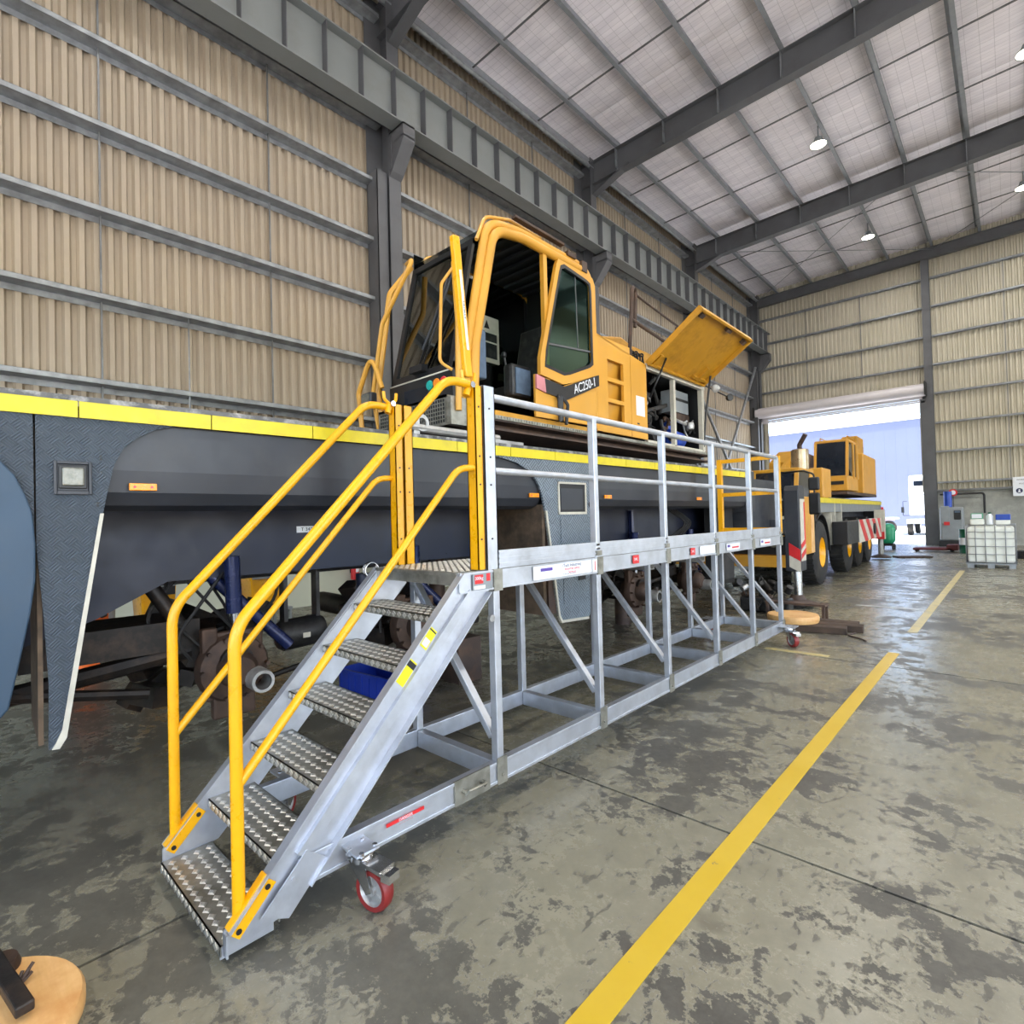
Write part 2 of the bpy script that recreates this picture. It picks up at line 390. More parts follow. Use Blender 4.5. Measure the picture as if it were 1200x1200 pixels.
# ---- corrugated sheeting, one sheet per piece
def sheet_profile(ribs=4, pitch=.19, d=.066):
    P = [(0, 0)]
    for k in range(ribs):
        o = k * pitch
        P += [(o + .05, 0), (o + .082, d), (o + .142, d), (o + .174, 0)]
    P.append((ribs * pitch, 0)); return P
PROF = sheet_profile()
def sheet(name, mat, parent, along, o, z0, z1, thick, cut=None, rib=None):
    """along: unit vector of the wall; the sheet's ribs stand off towards 'thick' (outwards)"""
    b = MB(); o = Vector(o); along = Vector(along); th = Vector(thick)
    lo = [b.av(o + along * u + th * d + Vector((0, 0, z0))) for u, d in PROF]
    hi = [b.av(o + along * u + th * d + Vector((0, 0, z1))) for u, d in PROF]
    lo2 = [b.av(o + along * u + th * (d + .004) + Vector((0, 0, z0))) for u, d in PROF]
    hi2 = [b.av(o + along * u + th * (d + .004) + Vector((0, 0, z1))) for u, d in PROF]
    for k in range(len(PROF) - 1):
        b.af([lo[k], lo[k + 1], hi[k + 1], hi[k]]); b.af([lo2[k + 1], lo2[k], hi2[k], hi2[k + 1]])
    return b.build(name, mat, parent)
roofz = lambda x: 13.98 + .018 * (x + 10.75)
wl = thing('wall_left', (XL, 0, 0), kind='structure')
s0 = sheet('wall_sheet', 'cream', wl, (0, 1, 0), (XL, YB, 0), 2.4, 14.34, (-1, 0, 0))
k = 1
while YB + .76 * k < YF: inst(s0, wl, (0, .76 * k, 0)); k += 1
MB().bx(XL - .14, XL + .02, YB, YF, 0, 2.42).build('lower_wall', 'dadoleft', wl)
COLS = [-8.9, -.7, 7.5, 15.7, 23.9, 32.05]      # right-hand edges of the wall columns
def column_left(y):
    b = MB(); b.bx(XL + .49, XL + .512, y - .32, y, 0, 14.0); b.bx(XL + .02, XL + .49, y - .17, y - .155, 0, 14.0); b.bx(XL + .02, XL + .04, y - .6, y + .02, 0, 14.0); b.bx(XL + .02, XL + .44, y - .60, y - .585, 0, 9.7); b.bx(XL + .42, XL + .44, y - .6, y - .33, 0, 9.7)
    b.bx(XL + .02, XL + .52, y - .33, y + .03, 0, .03)
    c = b.build('column', 'grey', wl, 'grey steel wall column')
    # corbel carrying the crane runway beam
    b = MB(); b.px([(y - .33, 9.75), (y + .01, 9.75), (y + .01, 10.5), (y - .33, 10.5)], XL + .5, XL + .62)
    b.py([(XL + .5, 9.6), (XL + .5, 10.6), (XL + 1.07, 10.6), (XL + 1.07, 10.25), (XL + .62, 9.7)], y - .31, y + .01)
    b.bx(XL + .5, XL + 1.07, y - .31, y + .01, 10.56, 10.6); b.bx(XL + .5, XL + 1.07, y - .31, y + .01, 10.3, 10.33)
    b.build('corbel', 'grey', c)
    MB().bx(XL + .45, XL + .75, y - .16, y - .14, 11.3, 11.7).build('beam_tie', 'grey', c)
for y in COLS: column_left(y)
GZ = [2.6, 3.98, 5.35, 6.75, 8.12, 9.5, 10.9, 12.3, 13.45]
for z in GZ:
    for a, c in zip(COLS[:-1], COLS[1:]):
        b = MB(); y0, y1 = a + .03, c - .33
        # lipped C section: web lies flat (top), flanges show to the room
        b.bx(XL + .005, XL + .26, y0, y1, z - .002, z + .004); b.bx(XL + .255, XL + .26, y0, y1, z - .002, z + .085)
        b.bx(XL + .005, XL + .012, y0, y1, z - .10, z); b.bx(XL + .235, XL + .26, y0, y1, z + .08, z + .085)
        b.build('girt', 'galv', wl)
for a, c in zip(COLS[:-1], COLS[1:]):
    for t in (1, 2):
        y = a - .15 + (c - a) * t / 3 
        for z0, z1 in zip(GZ[:-1], GZ[1:]):
            MB().bx(XL + .075, XL + .1, y - .013, y + .013, z0 + .005, z1 - .003).build('bridging_rod', 'galv_dk', wl)
MB().tube([(XL + .22, 3.1, 5.4), (XL + .22, 3.1, 2.5)], .012, 6).build('conduit', 'galv', wl, 'thin cable conduit dropping from a girt')
# runway beam
rb = MB().ibeam((XL + .82, YB, 11.2), (XL + .82, YF - .1, 11.2), 1.16, .4, .03, .016).build('runway_beam', 'grey_light', wl, 'deep grey crane runway beam with stiffeners')
st = MB().bx(XL + .83, XL + 1.01, -.008, .008, 10.65, 11.76).build('stiffener', 'grey', rb)
st.location = (0, YB + .5, 0)
y = YB + 1.3
while y < YF: inst(st, rb, (0, y, 0)); y += .82
MB().bx(XL + .78, XL + .86, YB, YF - .1, 11.78, 11.84).build('crane_rail', 'grey', rb)
# wind bracing in the far bay
for p0, p1 in (((XL + .35, 24.1, .6), (XL + .35, 31.6, 9.9)), ((XL + .33, 24.1, 7.3), (XL + .33, 31.6, .2))):
    MB().tube([p0, p1], .07, 10).build('wind_brace', 'galv', wl)

# ---- end wall
wf = thing('wall_front', (0, YF, 0), kind='structure')
WY = 32.2
DX0, DX1, DZ = -10.3, -2.95, 7.0
xx = XL
while xx < XR:
    inside = xx + .76 > DX0 + .4 and xx < DX1 - .35
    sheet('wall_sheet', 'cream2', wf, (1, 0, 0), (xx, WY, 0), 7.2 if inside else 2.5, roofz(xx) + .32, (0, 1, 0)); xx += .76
MB().bx(DX1, XR, WY + .0, WY + .2, 0, 2.52).build('concrete_dado', 'dado', wf)
MB().bx(DX1 + .18, XR, WY - .16, WY, 2.5, 2.58).build('dado_capping', 'galv_dk', wf)
def mull(x, w_=.3):
    b = MB().ibeam((x, WY - .16, 0), (x, WY - .16, 14.0), .3, w_, .02, .012, (0, 1, 0)); b.build('column', 'grey', wf)
mull(-2.75); mull(5.2)
MB().bx(DX1 - .06, DX1 + .06, WY - .3, WY + .1, 0, 7.0).build('door_jamb', 'grey', wf)
MB().bx(DX0 - .2, DX0 + .02, WY - .3, WY + .1, 0, 7.0).build('door_jamb', 'grey', wf)
MB().bx(DX0 - .2, DX1, WY - .02, WY + .06, 7.0, 7.35).build('door_lintel', 'grey', wf)
EZ = [2.95, 4.4, 5.75, 7.15, 8.5, 9.85, 11.25, 12.6]
for z in EZ:
    for a, c in ((DX0 - .1, -2.92), (-2.58, 5.03), (5.37, XR)):
        if a < -5 and z < 7.5: continue
        b = MB(); b.bx(a, c, WY - .2, WY - .005, z - .002, z + .004); b.bx(a, c, WY - .2, WY - .195, z - .065, z + .004)
        b.bx(a, c, WY - .012, WY - .005, z - .075, z); b.build('girt', 'galv', wf)
        for t in (1 / 3, 2 / 3):
            x = a + (c - a) * t
            if z < 12 and c < 6: MB().bx(x - .015, x + .015, WY - .1, WY - .08, z, z + 1.36).build('bridging_rod', 'galv_dk', wf)
MB().ibeam((XL + .2, WY - .25, 13.55), (XR, WY - .25, 13.95), .5, .25, .02, .012).build('end_rafter', 'grey', wf)
MB().bx(XL + .3, DX0 - .2, WY - .1, WY + .05, 0, 7.3).build('corner_infill', 'grey', wf)
dr = thing('door_1', (DX0, WY, 0), kind='structure')
b = MB(); b.cyl((DX0 - .15, WY - .55, 7.28), (DX1 + .08, WY - .55, 7.28), .29, n=28)
b.build('roller_drum', 'roller', dr, 'white rolled-up roller door curtain')
for i in range(1, 7):
    a = 2 * PI * i / 7
for x in (DX0 - .2, DX1 + .1): MB().bx(x - .03, x + .03, WY - .9, WY - .3, 7.0, 7.62).build('drum_bracket', 'dark', dr)
b = MB()
for i in range(6): b.bx(DX0 - .1, DX1 + .04, WY - .3 + (.012 if i % 2 else 0), WY - .27 + (.012 if i % 2 else 0), 6.72 + i * .09, 6.80 + i * .09)
b.build('curtain_slats', 'roller', dr)
for x in (DX0 + .02, DX1 - .1): MB().bx(x - .04, x + .04, WY - .3, WY - .18, 0, 6.9).build('guide_rail', 'grey', dr)

# ---- right wall (behind the viewer's right shoulder) with open truck doorways, and rear wall with one
wr = thing('wall_right', (XR, 0, 0), kind='structure')
def wall_piece(x0, x1, y0, y1, z0, z1, par): MB().bx(x0, x1, y0, y1, z0, z1).build('wall_panel', 'cream', par)
OP = [(-7.8, -1.6), (.2, 6.6), (8.6, 14.8), (24.8, 31.0)]
yy = YB
for a, c in OP:
    wall_piece(XR, XR + .1, yy, a, 0, 7.2, wr); yy = c
wall_piece(XR, XR + .1, yy, YF, 0, 7.2, wr)
wall_piece(XR, XR + .1, YB, YF, 7.2, 14.6, wr)
wb = thing('wall_back', (0, YB, 0), kind='structure')
wall_piece(XL, -8.0, YB - .1, YB, 0, 14.6, wb); wall_piece(8.5, XR, YB - .1, YB, 0, 14.6, wb)
wall_piece(-8.0, 8.5, YB - .1, YB, 7.4, 14.6, wb); wall_piece(-1.0, 1.0, YB - .1, YB, 0, 7.4, wb)

# ---- ceiling: foil insulation rolls over purlins on rafters
def foil():
    q = NB('foil_faced_blanket'); n = q.noise(5, 6, .6); n2 = q.noise(1.2, 3, .5, (1, 4, 1))
    br = q.n('ShaderNodeTexBrick'); br.offset = 0; br.inputs['Scale'].default_value = 1.0; br.inputs['Mortar Size'].default_value = .006
    br.inputs['Brick Width'].default_value = .3; br.inputs['Row Height'].default_value = .15
    br.inputs['Color1'].default_value = (1, 1, 1, 1); br.inputs['Color2'].default_value = (1, 1, 1, 1); br.inputs['Mortar'].default_value = (0, 0, 0, 1)
    q.l(q.co(), br.inputs['Vector'])
    col = q.mix(q.ramp(n2, .3, .7), srgb((228, 224, 232)), srgb((246, 242, 248)))
    col = q.mix(q.math('MULTIPLY', q.math('SUBTRACT', 1.0, br.outputs[0]), .32), col, srgb((120, 118, 126)))
    q.set(col, .6, .0); q.bump(q.math('ADD', n, q.math('MULTIPLY', br.outputs[0], .3)), .35, .03); return q.m
M['foil'] = foil()
ce = thing('ceiling', (0, 0, 14), kind='structure')
PX = [-10.62 + 1.7 * i - (.35 if i == 0 else 0) for i in range(0, 14)]
PX = [-10.45] + [-9.3 + 1.7 * i for i in range(13)]
def blanket(y0, wd):
    xs = []
    knots = [XL - .1] + PX + [XR]
    for a, c in zip(knots[:-1], knots[1:]):
        for t in (0, .25, .5, .75): xs.append((a + (c - a) * t, math.sin(PI * t)))
    xs.append((XR, 0)); b = MB()
    ys = [(0, .03), (wd * .12, 0), (wd * .5, -.012), (wd * .88, 0), (wd, .03)]
    idx = [[b.av((x, y0 + y, roofz(x) + .205 - .018 * sg + dz)) for y, dz in ys] for x, sg in xs]
    for i in range(len(xs) - 1):
        for j in range(4): b.af([idx[i][j], idx[i][j + 1], idx[i + 1][j + 1], idx[i + 1][j]], True)
    return b.build('insulation_roll', 'foil', ce)
RW = 1.366
b0 = blanket(YB, RW); k = 1
while YB + RW * k < YF: inst(b0, ce, (0, RW * k, 0)); k += 1
MB().hexa([(XL - .2, YB - .1, roofz(XL) + .33), (XR + .2, YB - .1, roofz(XR) + .33), (XR + .2, YF + .2, roofz(XR) + .33), (XL - .2, YF + .2, roofz(XL) + .33),
           (XL - .2, YB - .1, roofz(XL) + .36), (XR + .2, YB - .1, roofz(XR) + .36), (XR + .2, YF + .2, roofz(XR) + .36), (XL - .2, YF + .2, roofz(XL) + .36)]).build('roof_sheet', 'galv', ce)
RY = [-8.95, -.85, 7.35, 15.6, 23.8]
for y in RY:
    b = MB(); b.ibeam((XL + .1, y, 13.48), (XR, y, roofz(XR) - .50), .78, .3, .022, .014); r_ = b.build('rafter', 'grey', ce)
    MB().hexa([(XL + .5, y - .13, 12.75), (XL + 1.9, y - .13, 13.2), (XL + 1.9, y + .13, 13.2), (XL + .5, y + .13, 12.75),
               (XL + .5, y - .13, 12.78), (XL + 1.9, y - .13, 13.24), (XL + 1.9, y + .13, 13.24), (XL + .5, y + .13, 12.78)]).build('haunch_flange', 'grey', r_)
    MB().py([(XL + .5, 12.78), (XL + 1.9, 13.22), (XL + .5, 13.24)], y - .008, y + .008).build('haunch_web', 'grey', r_)
    for x in PX[1:]:
        if x < 1.5:
            MB().bx(x - .01, x + .01, y - .14, y - .02, 13.25, roofz(x) - .05).build('fly_brace', 'galv', r_)
ends = [YB] + RY[1:] + [WY - .1]
for x in PX:
    for a, c in zip(ends[:-1], ends[1:]):
        z = roofz(x); b = MB()
        b.bx(x - .003, x + .003, a, c, z - .10, z + .2)
        b.bx(x - .003, x + .105, a, c, z - .105, z - .098); b.bx(x - .1, x + .003, a, c, z + .188, z + .194)
        b.bx(x + .10, x + .106, a, c, z - .105, z - .07)
        b.build('purlin', 'purlin', ce)
for i, (a, c) in enumerate(zip(PX[:-1], PX[1:])):
    if a > 3: continue
    for u, v in zip(ends[:-1], ends[1:]):
        for t in (1 / 3, 2 / 3):
            y = u + (v - u) * t
            MB().bar((a + .02, y, roofz(a) + .02), (c - .02, y, roofz(c) + .02), .035, .035).build('bridging', 'galv_dk', ce)
MB().tube([(XL + .45, YB, 13.72), (XL + .45, WY - .3, 13.72)], .07, 10).build('eave_strut', 'galv', ce)
for (p0, p1) in (((-10.3, 24, 13.75), (-2.4, 32, 13.85)), ((-10.3, 32, 13.75), (-2.4, 24, 13.85)), ((-2.4, 24, 13.85), (5, 32, 14.0)), ((-2.4, 32, 13.85), (5, 24, 14.0))):
    MB().tube([p0, p1], .014, 6).build('roof_brace_rod', 'galv', ce)

# ---- high bay lamps
def make_lamp(x, y, label):
    t = thing('high_bay_lamp', (x, y, 13.5), label, 'lamp', 'high bay lamps under the roof')
    MB().cyl((x, y, 13.65), (x, y, 14.1), .02, n=8).build('hanger', 'galv', t)
    MB().lathe([(0, .22), (.1, .22), (.13, .12), (.24, .0), (.25, -.02), (.235, -.02), (.12, .1), (0, .1)], (x, y, 13.5), (0, 0, 1), 20).build('reflector', 'machine', t)
    MB().cyl((x, y, 13.485), (x, y, 13.5), .225, n=20).build('diffuser', 'lampglow', t)
    return t
def lamp_light(t, x, y, p=1):
    l = bpy.data.lights.new('lamp_light', 'AREA'); l.shape = 'DISK'; l.size = .45; l.energy = LAMP_POWER * p; l.color = (1.0, .965, .9)
    o = bpy.data.objects.new('lamp_light', l); COL.objects.link(o); o.parent = t; o.location = (0, 0, -.04)
LX = [-4.25, .62, 5.4, 10.2]; LY = [-5.0, 3.2, 11.4, 19.5, 27.6]
names = {(-4.25, 19.5): 'glowing round lamp under the middle roof bay, left of its neighbour',
         (-4.25, 27.6): 'glowing round lamp in the last roof bay before the end wall',
         (.62, 19.5): 'glowing round lamp cut by the right picture edge near the top',
         (.62, 27.6): 'glowing round lamp at the right picture edge, just above the end wall'}
for x in LX:
    for y in LY:
        t = make_lamp(x, y, names.get((x, y), 'round high bay lamp hanging above the workshop outside the picture'))
        lamp_light(t, x, y)

# ---- outside
og = thing('ground', (0, 60, 0), kind='structure')
MB().bx(-80, 80, YF + .2, 140, -.3, -.02).build('yard_slab', 'outground', og)
MB().bx(XR + .1, 80, -80, YF + .2, -.3, -.02).build('yard_slab', 'outground', og)
MB().bx(-80, XR + .1, -80, YB - .1, -.3, -.02).build('yard_slab', 'outground', og)
bd = thing('warehouse_building', (-15, 70, 0), 'pale blue clad warehouse seen through the open roller door', 'building')
b = MB()
for i in range(60):
    x = -60 + i; b.bx(x, x + .996, 70, 70.2, 0, 11.2)
b.build('wall_cladding', 'outwall', bd, kind='stuff')
MB().bx(-60.2, 0.2, 69.9, 90, 11.2, 11.5).build('roof_flashing', 'white', bd)
MB().bx(-60, 0, 70.2, 90, 0, 11.2).build('building_body', 'outwall', bd)

# ================================================================== ACCESS PLATFORM (rolling stair and deck)
pf = thing('access_platform', (-2.6, 4.0, 0), 'long silver aluminium access platform on castors with yellow-railed stairs, beside the crane', 'platform')
XR_, XL_ = -2.225, -2.975      # centre lines of right and left posts
PY = [2.22, 3.27, 4.32, 5.37, 6.40, 7.41]
DK = 1.38
post_h = {}
for i, y in enumerate(PY):
    z1 = 2.37 if i else 1.3
    MB().bx(XR_ - .025, XR_ + .025, y - .025, y + .025, .2, z1).build('post', 'alu', pf, bev=.004)
    MB().bx(XL_ - .025, XL_ + .025, y - .025, y + .025, .2, 1.3).build('post', 'alu', pf, bev=.004)
    # cross brace from left top to right foot, and floor-level cross beam
    MB().bar((XL_ + .02, y, 1.24), (XR_ - .03, y, .40), .05, .04, (0, 1, 0)).build('cross_brace', 'alu', pf, bev=.003)
    MB().bx(XL_ + .03, XR_ - .03, y - .03, y + .03, .165, .27).build('cross_beam', 'alu', pf, bev=.004)
    MB().bx(XL_ + .03, XR_ - .03, y - .025, y + .025, 1.27, 1.34).build('deck_bearer', 'alu', pf)
    b = MB().bx(XR_ + .03, XR_ + .036, y - .04, y + .04, .15, .30); b.cyl((XR_ + .036, y, .2), (XR_ + .046, y, .2), .01, n=6)
    b.build('joint_plate', 'alu_worn', pf)
    b = MB().bx(XR_ + .03, XR_ + .042, y - .035, y + .035, 1.25, 1.375)
    if i: b.bx(XR_ - .03, XR_ + .036, y - .032, y + .032, 1.385, 1.42)
    b.build('post_clamp', 'alu_worn', pf)
def channel(x, y0, y1, z0, z1, t=.006, out=1, fl=.035):
    b = MB(); b.bx(x - t / 2, x + t / 2, y0, y1, z0, z1)
    b.bx(min(x, x - out * fl), max(x, x - out * fl), y0, y1, z1 - t, z1); b.bx(min(x, x - out * fl), max(x, x - out * fl), y0, y1, z0, z0 + t)
    return b
# right bottom beam with raised edges
b = MB().bx(-2.25, -2.2, 1.02, 7.47, .165, .275); b.bx(-2.2, -2.193, 1.02, 7.47, .262, .28); b.bx(-2.2, -2.193, 1.02, 7.47, .158, .175)
b.build('bottom_beam', 'alu', pf, 'bottom beam on the aisle side', bev=.002)
MB().bx(-3.0, -2.95, 1.02, 7.47, .165, .275).build('bottom_beam', 'alu', pf, bev=.003)
b = MB().bx(-2.2, -2.19, 1.86, 2.12, .155, .285)
for y in (1.92, 2.06): b.cyl((-2.19, y, .22), (-2.165, y, .22), .012, n=8)
b.tube([(-2.17, 1.92, .2), (-2.15, 1.93, .225), (-2.15, 2.05, .225), (-2.17, 2.06, .2)], .007, 6)
b.build('splice_plate', 'alu_worn', pf, 'bolted plate with small latch')
# fascia and toe board
b = MB().bx(-2.21, -2.195, 1.93, 7.46, 1.265, 1.37); b.bx(-2.195, -2.187, 1.93, 7.46, 1.36, 1.372); b.bx(-2.195, -2.187, 1.93, 7.46, 1.262, 1.272)
b.build('fascia', 'alu', pf)
b = MB().bx(-2.225, -2.205, 2.25, 7.46, 1.375, 1.48)
for z in (1.4, 1.432, 1.462): b.bx(-2.205, -2.200, 2.25, 7.46, z - .006, z + .006)
b.build('toe_board', 'alu', pf)
MB().bx(-3.0, -2.985, 1.93, 7.46, 1.265, 1.37).build('fascia', 'alu', pf)
MB().bx(-2.99, -2.22, 1.93, 7.46, 1.355, 1.375).build('deck', 'alu_worn', pf, 'checker plate deck')
# raised lozenges of the checker plate
def lugs(x0, x1, y0, y1, z, px_=.054, py_=.044, w_=.018, l_=.038, up_=(0, 0, 1)):
    b = MB(); nx = int((x1 - x0) / px_); ny = int((y1 - y0) / py_)
    for i in range(nx):
        for j in range(ny):
            cx = x0 + (i + .5) * (x1 - x0) / nx; cy = y0 + (j + .5) * (y1 - y0) / ny
            P = [(cx - l_ * .65, cy), (cx, cy - w_), (cx + l_ * .65, cy), (cx, cy + w_)]
            lo = [b.av((p[0], p[1], z)) for p in P]; hi = [b.av((cx + (p[0] - cx) * .6, cy + (p[1] - cy) * .6, z + .004)) for p in P]
            b.af(hi)
            for k_ in range(4): b.af([lo[k_], lo[(k_ + 1) % 4], hi[(k_ + 1) % 4], hi[k_]])
    return b
lugs(-2.98, -2.24, 1.95, 3.2, DK - .004).build('deck_lugs', 'lug', pf, kind='stuff')
# rails on the aisle side
MB().tube([(XR_, 2.2, 2.375), (XR_, 7.42, 2.375)], .024, 12).build('top_rail', 'alu', pf)
for a, c in zip(PY[:-1], PY[1:]):
    MB().tube([(XR_, a - .0, 1.945), (XR_, c - .02, 1.945)], .021, 10).build('mid_rail', 'alu', pf)
# far end frame in yellow with bars
MB().bx(-3.01, -2.95, 7.44, 7.5, 1.3, 2.42).build('end_gate_post', 'yrail', pf); MB().bx(-2.26, -2.2, 7.44, 7.5, 1.4, 2.4).build('end_gate_post', 'yrail', pf)
for z in (1.45, 1.93, 2.39): MB().bx(-2.95, -2.26, 7.45, 7.49, z - .025, z + .025).build('end_gate_bar', 'yrail', pf)
# yellow / silver head posts where the stair arrives
def channel_post(x, y, mat, z0, z1, wd=.055, dp=.07):
    b = MB(); b.bx(x - dp / 2, x + dp / 2, y - wd / 2, y - wd / 2 + .006, z0, z1)
    b.bx(x + dp / 2 - .006, x + dp / 2, y - wd / 2, y + wd / 2, z0, z1); b.bx(x - dp / 2, x - dp / 2 + .006, y - wd / 2, y + wd / 2, z0, z1)
    b.bx(x - dp / 2, x + dp / 2, y + wd / 2 - .006, y + wd / 2, z0, z1)
    for z in (1.55, 1.86, 2.02, 2.3):
        b.m(1).cyl((x + dp / 2, y, z), (x + dp / 2 + .004, y, z), .006, n=6); b.m(0)
    return b.build('head_post', [mat, 'dark'], pf)
channel_post(-2.235, 2.11, 'yrail', DK, 2.42); channel_post(-2.235, 2.195, 'alu', 1.26, 2.43, .09)
channel_post(-3.0, 2.11, 'yrail', DK, 2.44, .06); channel_post(-3.0, 2.185, 'yrail', DK, 2.44, .07)
# raised drop-bar with its pivot fork, and the fork that receives it
def plate_bar(p0, p1, w_, t_): return MB().bar(p0, p1, t_, w_, (0, 1, 0))
dbar = MB().bar((-2.245, 2.075, 2.47), (-2.245, 2.0, 3.25), .05, .035, (0, 1, 0)).build('drop_bar', 'yrail', pf, 'raised yellow drop bar with printed strip', bev=.006)
MB().bar((-2.225, 2.065, 2.62), (-2.225, 2.02, 3.06), .014, .004, (0, 1, 0)).build('strip', 'sign', dbar, 'white printed strip')
text('IIII III IIIIII II IIIII III', .014, (-2.221, 2.0425, 2.84), rot_to(Vector((0, -.045, .44)), Vector((0, -.44, -.045))), 'blackink', dbar, ext=.0005)
def fork(x, y, z, name='fork_bracket'):
    b = MB(); b.tube([(x, y - .02, z - .06), (x, y, z)], .022, 10)
    for s_ in (-1, 1): b.tube(fillet([(x, y, z), (x, y + s_ * .045, z + .03), (x, y + s_ * .05, z + .08)], .03), .011, 8)
    b.m(1).cyl((x + .03, y, z), (x + .04, y, z), .018, n=10); b.m(0)
    return b.build(name, ['yrail', 'chrome'], pf)
fork(-2.235, 2.07, 2.42); fork(-3.0, 2.07, 2.44)
# ---- stair
ZS = [.085 + .2165 * k for k in range(6)]; YS = [.725 + .208 * k for k in range(6)]
sl_ = Vector((0, .208, .2165)).normalized()
for x, sd in ((-2.215, 1), (-3.0, -1)):
    # channel stringer: web between the flanges, sloping, cut level at the foot
    xo = x + sd * .0; prof = [(.735, .05), (.98, .085), (1.17, .27), (2.165, 1.255), (2.165, 1.37), (1.96, 1.37), (.735, .135)]
    web = MB().px(prof, x - .006, x + .006)
    fr = MB()
    b = web
    b.bar((x + sd * .02, .735 + .01, .14), (x + sd * .02, 1.95, 1.372), .05, .006, (1, 0, 0))
    b.bar((x + sd * .02, 1.06, .16), (x + sd * .02, 2.15, 1.25), .05, .006, (1, 0, 0))
    if sd > 0:
        b.bar((x + .012, 1.03, .29), (x + .012, 2.02, 1.262), .03, .05, (1, 0, 0))
        b.bx(x, x + .03, .735, .742, .05, .135)
    b.build('stringer', 'alu', pf, 'sloping aluminium stair side channel')
b = MB().px([(.86, .13), (1.05, .31), (1.14, .24), (.97, .075)], -2.19, -2.184)
b.cyl((-2.184, .99, .22), (-2.18, .99, .22), .008, n=6); b.build('stringer_patch', 'alu', pf)
for k in range(6):
    z, y = ZS[k], YS[k]; t = MB()
    t.bx(-2.99, -2.222, y, y + .225, z - .004, z); t.bx(-2.99, -2.222, y, y + .005, z - .04, z)
    t.bx(-2.99, -2.222, y + .22, y + .225, z - .03, z)
    tr = t.build('stair_tread', 'alu_worn', pf, 'worn checker plate tread with a folded front lip')
    lugs(-2.97, -2.235, y + .008, y + .222, z, .05, .043).build('tread_lugs', 'lug', tr, kind='stuff')
    b = MB()
    for i in range(15):
        cx = -2.965 + i * .05
        P = [(cx - .016, z - .036), (cx, z - .02), (cx + .016, z - .004), (cx + .004, z - .02)]
        P = [(cx - .018, z - .02), (cx, z - .037), (cx + .018, z - .02), (cx, z - .003)]
        b.py(P, y - .004, y)
    b.build('lip_lugs', 'lug', tr, kind='stuff')
    for s_ in (-2.99, -2.226): MB().bx(s_ - .003, s_ + .003, y, y + .2, z - .05, z).build('tread_bracket', 'alu', tr)
b = MB().bx(-2.99, -2.222, 1.95, 1.957, 1.30, 1.376); b.build('deck_lip', 'alu_worn', pf)
b = MB(); b.cyl((-2.2, 2.16, 1.1), (-2.18, 2.16, 1.1), .02, n=12); b.build('bolt_cap', 'silver', pf)
# ---- yellow stair handrails (round tube, bent)
def handrail(x, top_end):
    r = .024
    pts = fillet([(x, .795, .16), (x, .795, 1.26), (x, 1.9, 2.425), (x, top_end, 2.425)], .22, 8)
    MB().tube(pts, r, 12).build('handrail', 'yrail', pf)
    pts = fillet([(x, .8, .655), (x, 1.97, 1.945), (x, top_end + .03, 1.955)], .2, 8)
    MB().tube(pts, .019, 10).build('knee_rail', 'yrail', pf)
    xo = x + (.03 if x > -2.5 else .02); b = MB().bar((xo - .01, .745, .145), (xo - .01, .885, .29), .035, .008, (1, 0, 0)); b.bar((xo + .008, .765, .115), (xo + .008, .905, .26), .006, .045, (1, 0, 0))
    for t in (.1, .88): 
        c = Vector((xo + .011, .765 + .14 * t, .115 + .145 * t)); b.m(1).cyl(c, c + Vector((.004, 0, 0)), .011, n=8); b.m(0)
    b.build('rail_foot', ['yrail', 'dark'], pf)
handrail(-2.225, 2.06); handrail(-3.02, 2.06)
# ---- castors
def castor(x, y, rz, side):
    T = Matrix.Translation((x, y, 0)) @ Matrix.Rotation(rz, 4, 'Z') @ Matrix.Scale(1.42, 4)
    c = MB(T).bx(-.036, .036, -.034, .034, .158, .166); c.cyl((0, 0, .14), (0, 0, .16), .035, n=16)
    for sx_ in (-.026, .026): c.hexa([(sx_ - .002, -.03, .145), (sx_ + .002, -.03, .145), (sx_ + .002, .03, .145), (sx_ - .002, .03, .145)][::1] + [(sx_ - .002, -.055, .07), (sx_ + .002, -.055, .07), (sx_ + .002, -.03, .055), (sx_ - .002, -.03, .055)]) if False else c.px([(.035, .145), (-.035, .145), (-.06, .065), (-.04, .055)], sx_ - .002, sx_ + .002)
    for (a, b_) in ((-.028, .026), (.028, .026), (-.028, -.026), (.028, -.026)): c.cyl((a, b_, .166), (a, b_, .176), .008, n=6)
    co = c.build('castor', 'chrome', pf, 'swivel castor')
    MB(T).lathe([(.045, -.018), (.058, -.02), (.0625, -.012), (.0625, .012), (.058, .02), (.045, .018)], (0, -.05, .0635), (1, 0, 0), 24).build('tyre', 'redtyre', co, 'red polyurethane tread')
    b = MB(T); b.lathe([(0, -.02), (.014, -.02), (.014, -.008), (.04, -.008), (.046, -.018), (.047, .018), (.04, .008), (.014, .008), (.014, .02), (0, .02)], (0, -.05, .0635), (1, 0, 0), 20)
    for k_ in range(5):
        a = k_ * 2 * PI / 5; b.bar((0, -.05 + .012 * math.cos(a), .0635 + .012 * math.sin(a)), (0, -.05 + .044 * math.cos(a), .0635 + .044 * math.sin(a)), .022, .008, (1, 0, 0))
    b.build('wheel_hub', 'silver', co)
    b = MB(T); b.hexa([(-.03, -.1, .128), (.03, -.1, .128), (.03, -.02, .138), (-.03, -.02, .138), (-.03, -.1, .14), (.03, -.1, .14), (.03, -.02, .15), (-.03, -.02, .15)])
    b.bx(-.022, .022, -.13, -.095, .108, .132); b.build('brake_pedal', 'chrome', co)
M['redtyre'] = paint('red_polyurethane', (128, 34, 32), .45, 0, .08, 9)
castor(-2.125, 1.27, math.radians(103), 1)
MB().bx(-2.2, -2.075, 1.215, 1.325, .236, .246).build('castor_bracket', 'alu', pf)
